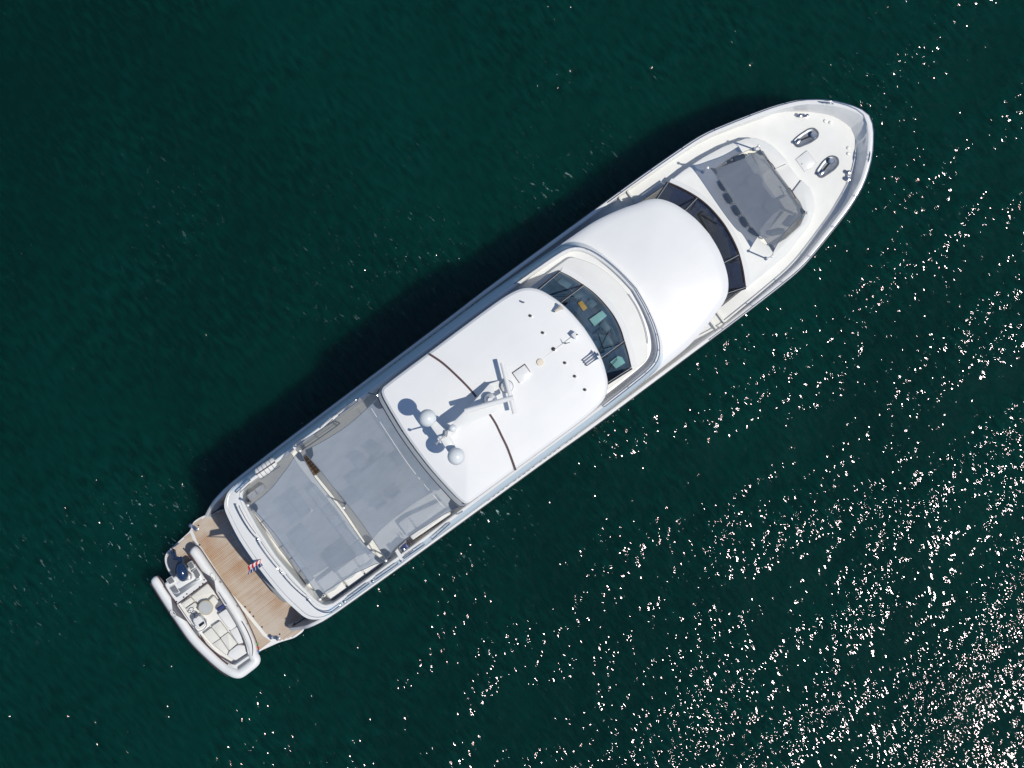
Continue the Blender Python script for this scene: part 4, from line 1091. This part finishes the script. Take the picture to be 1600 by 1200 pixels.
hr = [((1129, 290), 58), ((1138, 310), 55), ((1150.5, 329), 52), ((1163, 347), 50), ((1179, 362.5), 38)]
hn = ['nearest the port pole', 'second from the port end', 'third from the port end', 'fourth from the port end', 'at the starboard end']
first = None
for (q, dg), nm in zip(hr, hn):
    c = Lp(*q, TZ+0.12); g = G(); rz = -R(dg)+ANG*-1 + R(0)
    a, b = Lp(q[0]-4.2, q[1]-7, TZ+.12), Lp(q[0]+4.2, q[1]+7, TZ+.12)
    if dg < 40: a, b = Lp(q[0]-7, q[1]-4, TZ+.12), Lp(q[0]+8, q[1]+5, TZ+.12)
    T = Thing('headrest_bolster', zz(c, TZ), 'slate blue headrest bolster behind the bow sofa, ' + nm, 'bolster', 'bolsters behind the bow sofa')
    g.tube([a, a.lerp(b, 0.04), a.lerp(b, 0.5), a.lerp(b, 0.96), b], [0.06, 0.10, 0.115, 0.10, 0.06], 12); T.part('cushion', g, MSLATE)
    T.part('hinge', G().tube([b, b+(b-a)*0.22], 0.035, 6), MSTEEL)
for q0, q1, lab in (((1146, 250), (1164, 243), 'slate bolster at the port side of the bow sofa, half outside the awning'), ((1137, 256), (1143, 253), 'short slate bolster end at the port back corner of the bow sofa'),
                    ((1203, 366), (1226, 360), 'grey bolster at the starboard side of the bow sofa'), ((1230, 353), (1243, 338), 'grey bolster at the forward starboard side of the bow sofa')):
    a, b = Lp(*q0, TZ+.1), Lp(*q1, TZ+.1)
    solo('headrest_bolster', G().tube([a, a.lerp(b, 0.08), a.lerp(b, 0.92), b], [0.06, 0.11, 0.11, 0.06], 12), MSLATE, lab, 'bolster', 'bolsters behind the bow sofa')
for i, q in enumerate(([(1199, 250), (1206, 256), (1211, 263)], [(1234, 294), (1239, 301), (1243, 309)])):
    c = catmull(LP(q, TZ+0.25), sub=3)
    o = Y.part('grab_rail', G().tube([zz(c[0], TZ-0.02)]+c+[zz(c[-1], TZ-0.02)], 0.018, 6), MSEAM)

# ------------------------------------------------------------------ ensign on its staff
s0 = Lp(390, 886, 4.2); s1 = Lp(389, 890, 5.9)
F = Thing('ensign', s0, 'red, white and blue striped flag hanging from a short staff over the stern', 'flag')
a, b = Lp(408, 884, 4.9), Lp(386, 899, 6.35)
F.part('staff', G().tube([a, b], [0.028, 0.016], 8), MTEAK)
def fp(u, v):   # u along the stripes from the staff, v down the hoist
    p0 = Lp(387, 898, 6.25); p1 = Lp(417, 880, 5.25); q0 = Lp(389, 885, 6.05); q1 = Lp(413, 868, 5.15)   # p: along the staff, q: outer edge
    p = (1-u)*(1-v)*p0 + (1-u)*v*p1 + u*(1-v)*q0 + u*v*q1
    w = math.sin(u*5+v*4)*0.05*(0.3+u); return p + Vector((w*0.5, -w*0.5, w*0.8))
def vm(i): return i*0.112 if i <= 8 else 0.896 + (i-8)*0.021
for i in range(13):
    u0 = 0.0 if i > 6 else 0.42
    g = G(); g.loft([[fp(u0+(1-u0)*k/14, vm(i+j)) for k in range(15)] for j in (0, 1)], False)
    F.part('stripe', g, MRED if i % 2 == 0 else MFLAGW)
g = G(); g.loft([[fp(0.42*k/8, vm(7)*j/4) for k in range(9)] for j in range(5)], False); can = F.part('canton', g, MFLAGB)
g = G()
for r_ in range(5):
    for c_ in range(6):
        u, v = 0.42*(c_+0.5)/6, vm(7)*(r_+0.5)/5; p = fp(u, v); n2 = (fp(u+.01, v)-p).cross(fp(u, v+.01)-p).normalized()
        if n2.z < 0: n2 = -n2
        t_ = (fp(u+.01, v)-p).normalized(); b_ = n2.cross(t_); pts = []
        for k in range(10):
            rr_ = 0.026 if k % 2 == 0 else 0.011; an = k*math.pi/5; pts.append(p+n2*0.006+t_*rr_*math.cos(an)+b_*rr_*math.sin(an))
        g.add(pts, [list(range(10))])
F.part('stars', g, MFLAGW, can, smooth=False, kind='stuff')

# ------------------------------------------------------------------ the tender on the swim platform
TT = Thing('tender', Lp(325, 960, PZ), 'white inflatable tender with cream cushions and a navy outboard, parked across the swim platform', 'tender')
tz = 1.28
cr_ = catmull(LP([(299, 857), (306, 864), (320, 885), (338, 911), (355, 936), (371, 961), (383, 985), (392, 1006), (396, 1022)], tz), sub=6)
cl_ = catmull(LP([(239.5, 902), (247, 912), (262, 936), (282, 966), (303, 996), (328, 1022), (350, 1041), (366, 1050)], tz), sub=6)
def tubeR(c, r0=0.235):
    n = len(c); return [max(0.02, r0*min(1, math.sqrt(max(0.0, 1-(1-min(1, i/6))**2))))*(1-0.12*max(0, (i/(n-1)-0.6)/0.4)) for i in range(n)]
def bowz(c): n = len(c); return [Vector((p.x, p.y, p.z + 0.12*max(0, (i/(n-1)-0.5)*2)**2)) for i, p in enumerate(c)]
cr_, cl_ = bowz(cr_), bowz(cl_)
tr_r = TT.part('inflatable_tube', G().tube(cr_, tubeR(cr_), 20), MTUBE)
tr_l = TT.part('inflatable_tube', G().tube(cl_, tubeR(cl_), 20), MTUBE)
pr = catmull([cr_[-6], cr_[-1], Lp(399, 1029, tz+.12), Lp(397.5, 1034.5, tz+.12), Lp(388, 1042.5, tz+.12), Lp(378, 1050, tz+.12), Lp(373, 1052, tz+.12), cl_[-1], cl_[-6]], sub=4)
TT.part('bow_tube', G().tube(pr, [0.215]*len(pr), 18), MTUBE)
# charcoal side patches with a ring emblem
for c, i0, i1, sg in ((cr_, 10, 23, 1), (cl_, 10, 22, -1)):
    g = G(); rings = []
    for i in range(i0, i1+1):
        p = c[i]; t = (c[i+1]-c[i-1]).normalized(); n2 = Vector((-t.y, t.x, 0)) * 1
        if n2.dot(Lp(325, 960, tz)-p) < 0: n2 = -n2
        w = 1-abs((i-(i0+i1)/2)/((i1-i0)/2)); R_ = 0.276
        a0, a1 = R(-70), R(-70+65*w+8)       # from the inboard side up over the tube
        rings.append([p + R_*(n2*math.cos(a) + Vector((0, 0, 1))*math.sin(a)) for a in [R(8)+(R(100)*w)*k/6 for k in range(7)]])
    g.loft(rings, False); patch = TT.part('side_patch', g, MCHAR)
    i = (i0+i1)//2; p = c[i]; t = (c[i+1]-c[i-1]).normalized(); n2 = Vector((-t.y, t.x, 0))
    if n2.dot(Lp(325, 960, tz)-p) > 0: n2 = -n2
    cen = p+0.285*(n2*0.35+Vector((0, 0, 1))*0.93); ring = []
    for k in range(20):
        an = 2*math.pi*k/20; q = cen + t*0.17*math.cos(an) + (n2*0.93-Vector((0, 0, 1))*0.35)*0.095*math.sin(an); ring.append(q)
    TT.part('ring_emblem', G().tube(ring, 0.012, 5, True), MFLAGW, patch)
# rigid hull and deck liner
hullp = [(262, 908), (300, 882), (305, 880), (318, 894), (338, 922), (358, 951), (374, 976), (384, 1000), (390, 1020), (391, 1032), (371, 1046), (352, 1035), (330, 1014), (306, 987), (286, 960), (266, 930), (257, 914)]
hp_ = ccw(catmull(LP(hullp, 1.4), closed=True, sub=3))
TT.part('rigid_hull', G().loft([[zz(p.lerp(Lp(325, 960, 1), 0.55), PZ+0.12) for p in hp_], [zz(p.lerp(Lp(325, 960, 1), 0.12), 1.0) for p in hp_], [zz(p, 1.22) for p in hp_]], True, True, True), MW)
cock = [(277, 946), (324, 908), (337, 926), (354, 950), (372, 978), (384, 1004), (388, 1022), (367, 1038), (357, 1036), (336, 1018), (315, 994), (295, 970)]
ck = ccw(LP(cock, 1.42))
def toporder(o, n):    # resample a closed outline from the point nearest a fixed direction
    c = sum(o, Vector())/len(o); q = o+[o[0]]; r_ = resample(q, n+1)[:-1]
    k = min(range(n), key=lambda i: math.atan2((r_[i]-c).y, (r_[i]-c).x) % (2*math.pi)); return r_[k:]+r_[:k]
A_ = toporder(hp_, 90); B_ = toporder(roundc(ck, 0.08), 90)
TT.part('side_deck', G().loft([[zz(p, 1.2) for p in A_], [zz(p, 1.44) for p in inset(A_, 0.02)], [zz(p, 1.48) for p in inset(A_, 0.07)], [zz(p, 1.48) for p in inset(B_, -0.03)], [zz(p, 1.45) for p in B_], [zz(p, 1.24) for p in B_]], True), MW)
TT.part('cockpit_sole', G().add([zz(p, 1.245) for p in ck], [list(range(len(ck)))]), MCUSHW)
for c, i0, i1 in ((cr_, 2, 46), (cl_, 2, 38)):   # dark bead between tube and deck
    pth = []
    for i in range(i0, i1):
        p = c[i]; t = (c[i+1]-c[i-1]).normalized(); n2 = Vector((-t.y, t.x, 0))
        if n2.dot(Lp(325, 965, tz)-p) < 0: n2 = -n2
        pth.append(p+n2*0.215+Vector((0, 0, 0.17)))
    TT.part('rub_bead', G().tube(pth, 0.035, 6), MSEAM)
for c, sg in ((cr_, 1), (cl_, 1)):
    pth = []
    for i in range(3, len(c)-2):
        p = c[i]; t = (c[i+1]-c[i-1]).normalized(); n2 = Vector((-t.y, t.x, 0))
        if n2.dot(Lp(325, 965, tz)-p) > 0: n2 = -n2
        pth.append(p+n2*0.262)
    TT.part('fender_strip', G().tube(pth, 0.022, 6), MSEAM)
def pc(name, pts, z0, z1, m, r=0.03, rc=0.05, par=None):
    return TT.part(name, G().prism(roundc(ccw(LP(pts, z1)), rc, 3), z1, z0, r), m, par)
# stern well: grey floor, pads
pc('stern_well', [(268, 925), (276, 934), (315, 906), (312, 895), (303, 884), (296, 888), (305, 905), (284, 917)], 1.47, 1.490, MALU, 0.004)
pc('stern_deck', [(283, 905), (300, 893), (306, 903), (280, 920), (276, 912)], 1.47, 1.50, MW, 0.004)
for pts in ([(260, 906), (268, 901), (273, 909), (265, 913)], [(265, 919), (273, 914), (280, 925), (276, 927), (270, 926)], [(293, 881), (299, 877), (304, 886), (298, 890)], [(301, 893), (307, 888), (313, 899), (311, 903), (307, 905)]):
    o = pc('boarding_step', [lerp2(((pts[0][0]+pts[2][0])/2, (pts[0][1]+pts[2][1])/2), p, 1.18) for p in pts], 1.3, 1.53, MW, 0.02)
    pc('step_pad', pts, 1.53, 1.545, MPAD, 0.003, 0.04, o)
# cushions
cz0, cz1 = 1.25, 1.50
for pts in ([(299, 932), (324, 912.5), (334.5, 925), (310, 942)], [(283, 943.5), (297.5, 933.5), (303, 940), (289, 950)], [(290, 951.5), (304, 941.5), (309, 946), (296, 956)], [(324, 940), (334, 931), (341, 940), (334, 949)],
            [(331, 979.5), (343.5, 971), (355.5, 987), (344, 995.5)], [(345, 997), (356.5, 988.8), (370, 1005.5), (358, 1016)],
            [(318, 990.5), (330, 981.5), (343, 997.5), (331, 1005.5)], [(332, 1007), (344, 999), (356.5, 1017), (353.5, 1024)]):
    q_ = sum(p[0] for p in pts)/4, sum(p[1] for p in pts)/4; pc('seat_cushion', [lerp2(q_, p, 1.05) for p in pts], cz0, cz1, MCUSH, 0.03, 0.04)
for pts in ([(341, 960.5), (353.5, 952), (369, 978), (358.8, 985)], [(359.5, 986.5), (370, 980), (381, 1003.5), (372, 1006)], [(358.5, 1018), (371, 1008.5), (382.5, 1009), (385, 1020.5), (368, 1031.5), (356, 1025)]):
    q_ = sum(p[0] for p in pts)/len(pts), sum(p[1] for p in pts)/len(pts); pc('seat_cushion', [lerp2(q_, p, 1.06) for p in pts], cz0, cz1+0.03, MCUSHW, 0.04, 0.06)
TT.part('gunwale_trim', G().tube(catmull(LP([(353, 948), (366, 968), (378, 990), (385, 1008), (388, 1022)], 1.54), sub=4), 0.05, 8), MALU)
TT.part('gunwale_trim', G().tube(LP([(388, 1023), (366, 1038)], 1.54), 0.05, 8), MALU)
TT.part('gunwale_trim', G().tube(catmull(LP([(313, 992), (325, 1009), (345, 1026), (365, 1038)], 1.52), sub=4), 0.022, 6), MSEAM)
TT.part('bench_trim', G().tube(LP([(278, 943.5), (325, 909)], 1.52), 0.022, 6), MSEAM)
TT.part('bench_trim', G().tube(LP([(325, 909), (337, 927)], 1.52), 0.012, 6), MSEAM)
pc('bow_pad', [(370, 1042.5), (390, 1028), (393, 1031), (373, 1047)], 1.47, 1.50, MPAD, 0.004, 0.06)
for pts in ([(340.6, 925), (344, 922.5), (357.5, 942.5), (353, 945)], [(301, 983), (305, 981), (312, 992), (308, 994)]):
    pc('step_pad', pts, 1.47, 1.50, MPAD, 0.004, 0.03)
# round pedestal table
c = Lp(321.5, 949.5, 1.75)
o = TT.part('table_rim', G().lathe(c, [(0.30, -0.02), (0.315, 0.0), (0.30, 0.02), (0.001, 0.02)], 32), MBEIGE)
TT.part('table_panel', G().lathe(c, [(0.255, 0.015), (0.255, 0.032), (0.001, 0.034)], 32), MGLASSW, o)
TT.part('table_pedestal', G().lathe(zz(c, 1.245), [(0.10, 0), (0.05, 0.05), (0.045, 0.48)], 12), MSTEEL, o)
# helm console
o = pc('helm_console', [(300, 968), (311, 961), (322, 973), (317, 981), (308, 984)], 1.25, 1.85, MW, 0.06, 0.1)
pc('console_screen', [(310, 976), (318, 970.5), (320, 974), (312, 980)], 1.85, 1.865, MBLACKG, 0.004, 0.03, o)
wc = Lp(304, 960, 1.95); ring = [wc + Vector((0.15*math.cos(a*math.pi/10), 0.15*math.sin(a*math.pi/10), 0.05*math.cos(a*math.pi/10))) for a in range(20)]
o2 = TT.part('steering_wheel', G().tube(ring, 0.018, 6, True), MPAD)
g = G()
for k in range(3): g.tube([wc, wc+Vector((0.15*math.cos(k*2.1), 0.15*math.sin(k*2.1), 0.05*math.cos(k*2.1)))], 0.012, 5)
g.lathe(wc, [(0.04, -0.03), (0.04, 0.02), (0, 0.025)], 12); TT.part('wheel_spokes', g, MBLACK, o2)
ws = catmull(LP([(303, 978), (308, 986), (317, 984), (323, 976), (319, 966)], 2.0), sub=4)
TT.part('console_windshield', G().loft([[zz(p, 1.85) for p in ws], [zz(p, 2.0) for p in ws]], False), MGL2, o); TT.part('windshield_frame', G().tube(ws, 0.016, 6), MSTEEL, o)
pc('side_locker', [(336, 942), (349, 934), (354, 943), (340, 952)], 1.25, 1.45, MPAD, 0.02, 0.04)
pc('side_locker', [(338, 951), (350, 944), (352, 948), (340, 956)], 1.25, 1.52, MFLAGB, 0.02, 0.04)
for q in ((276, 940), (287, 933), (292, 928), (303, 924), (312, 917), (317, 912), (319, 906)):
    TT.part('deck_fitting', G().lathe(Lp(*q, 1.48), [(0.035, 0), (0.03, 0.02), (0, 0.02)], 8), MBLACK)
for q in ((372, 948), (388, 976), (345, 910)): TT.part('tube_valve', G().lathe(Lp(*q, tz+0.25), [(0.03, -0.02), (0.03, 0.02), (0, 0.02)], 8), MALU)
for q, m_ in (((402.5, 1006), MGREEN), ((403.5, 1012), MRED), ((404, 1018), MBLUE)):
    TT.part('sticker', G().box(Lp(*q, tz+0.17), (0.05, 0.10, 0.10), 0.3), m_)
TT.part('lifeline', G().tube(catmull(LP([(378, 971), (386, 985), (393, 1002), (395, 1015), (394, 1025)], tz+0.32), sub=4), 0.018, 6), MSEAM)
for (a, b) in (((305, 883), (316, 896)), ((256, 917), (265, 930))):
    TT.part('grab_handle', G().tube([Lp(*a, 1.5), Lp(*a, 1.55), Lp(*b, 1.55), Lp(*b, 1.5)], 0.014, 6), MALU)
# outboard motor
c = Lp(284, 893.5, 1.95)
ax = (Lp(281, 880, 1.95)-Lp(287, 908, 1.95)); rz = math.atan2(ax.y, ax.x)
om = TT.part('outboard_motor', G().ell(c, 0.40, 0.255, 0.24, rz, 28, 16), MNAVY)
TT.part('cowl_band', G().tube([c+Matrix.Rotation(rz, 3, 'Z')@Vector((0.405*math.cos(a*math.pi/16), 0.26*math.sin(a*math.pi/16), -0.02)) for a in range(32)], 0.012, 5, True), MDARK, om)
d = Vector((math.cos(rz), math.sin(rz), 0))
TT.part('motor_leg', G().tube([c+d*0.15-Vector((0, 0, .1)), c+d*0.55-Vector((0, 0, .25)), Lp(272, 872, 1.45), Lp(270, 862, 1.35)], [0.16, 0.11, 0.09, 0.07], 10), MNAVY, om)
pb = Lp(269, 860, 1.35); g = G()
for k in range(3):
    an = k*2*math.pi/3+0.4; g.ell(pb+Vector((0.05, 0.10*math.cos(an), 0.10*math.sin(an))), 0.03, 0.07, 0.07, 0, 8, 6)
TT.part('propeller', g, MBLACK, om)
TT.part('mount_bracket', G().box(Lp(291, 901, 1.6), (0.3, 0.35, 0.25), rz, 0.03), MALU, om)
hs = catmull(LP([(293, 906), (299, 903), (299, 897), (295, 894)], 1.7), sub=4); TT.part('fuel_hose', G().tube(hs, 0.014, 5), MSEAM, om)
# chocks
for q in ((312, 925), (350, 985)):
    Y.part('tender_chock', G().box(Lp(*q, PZ+0.12), (0.9, 0.16, 0.24), R(10), 0.02), MPAD)
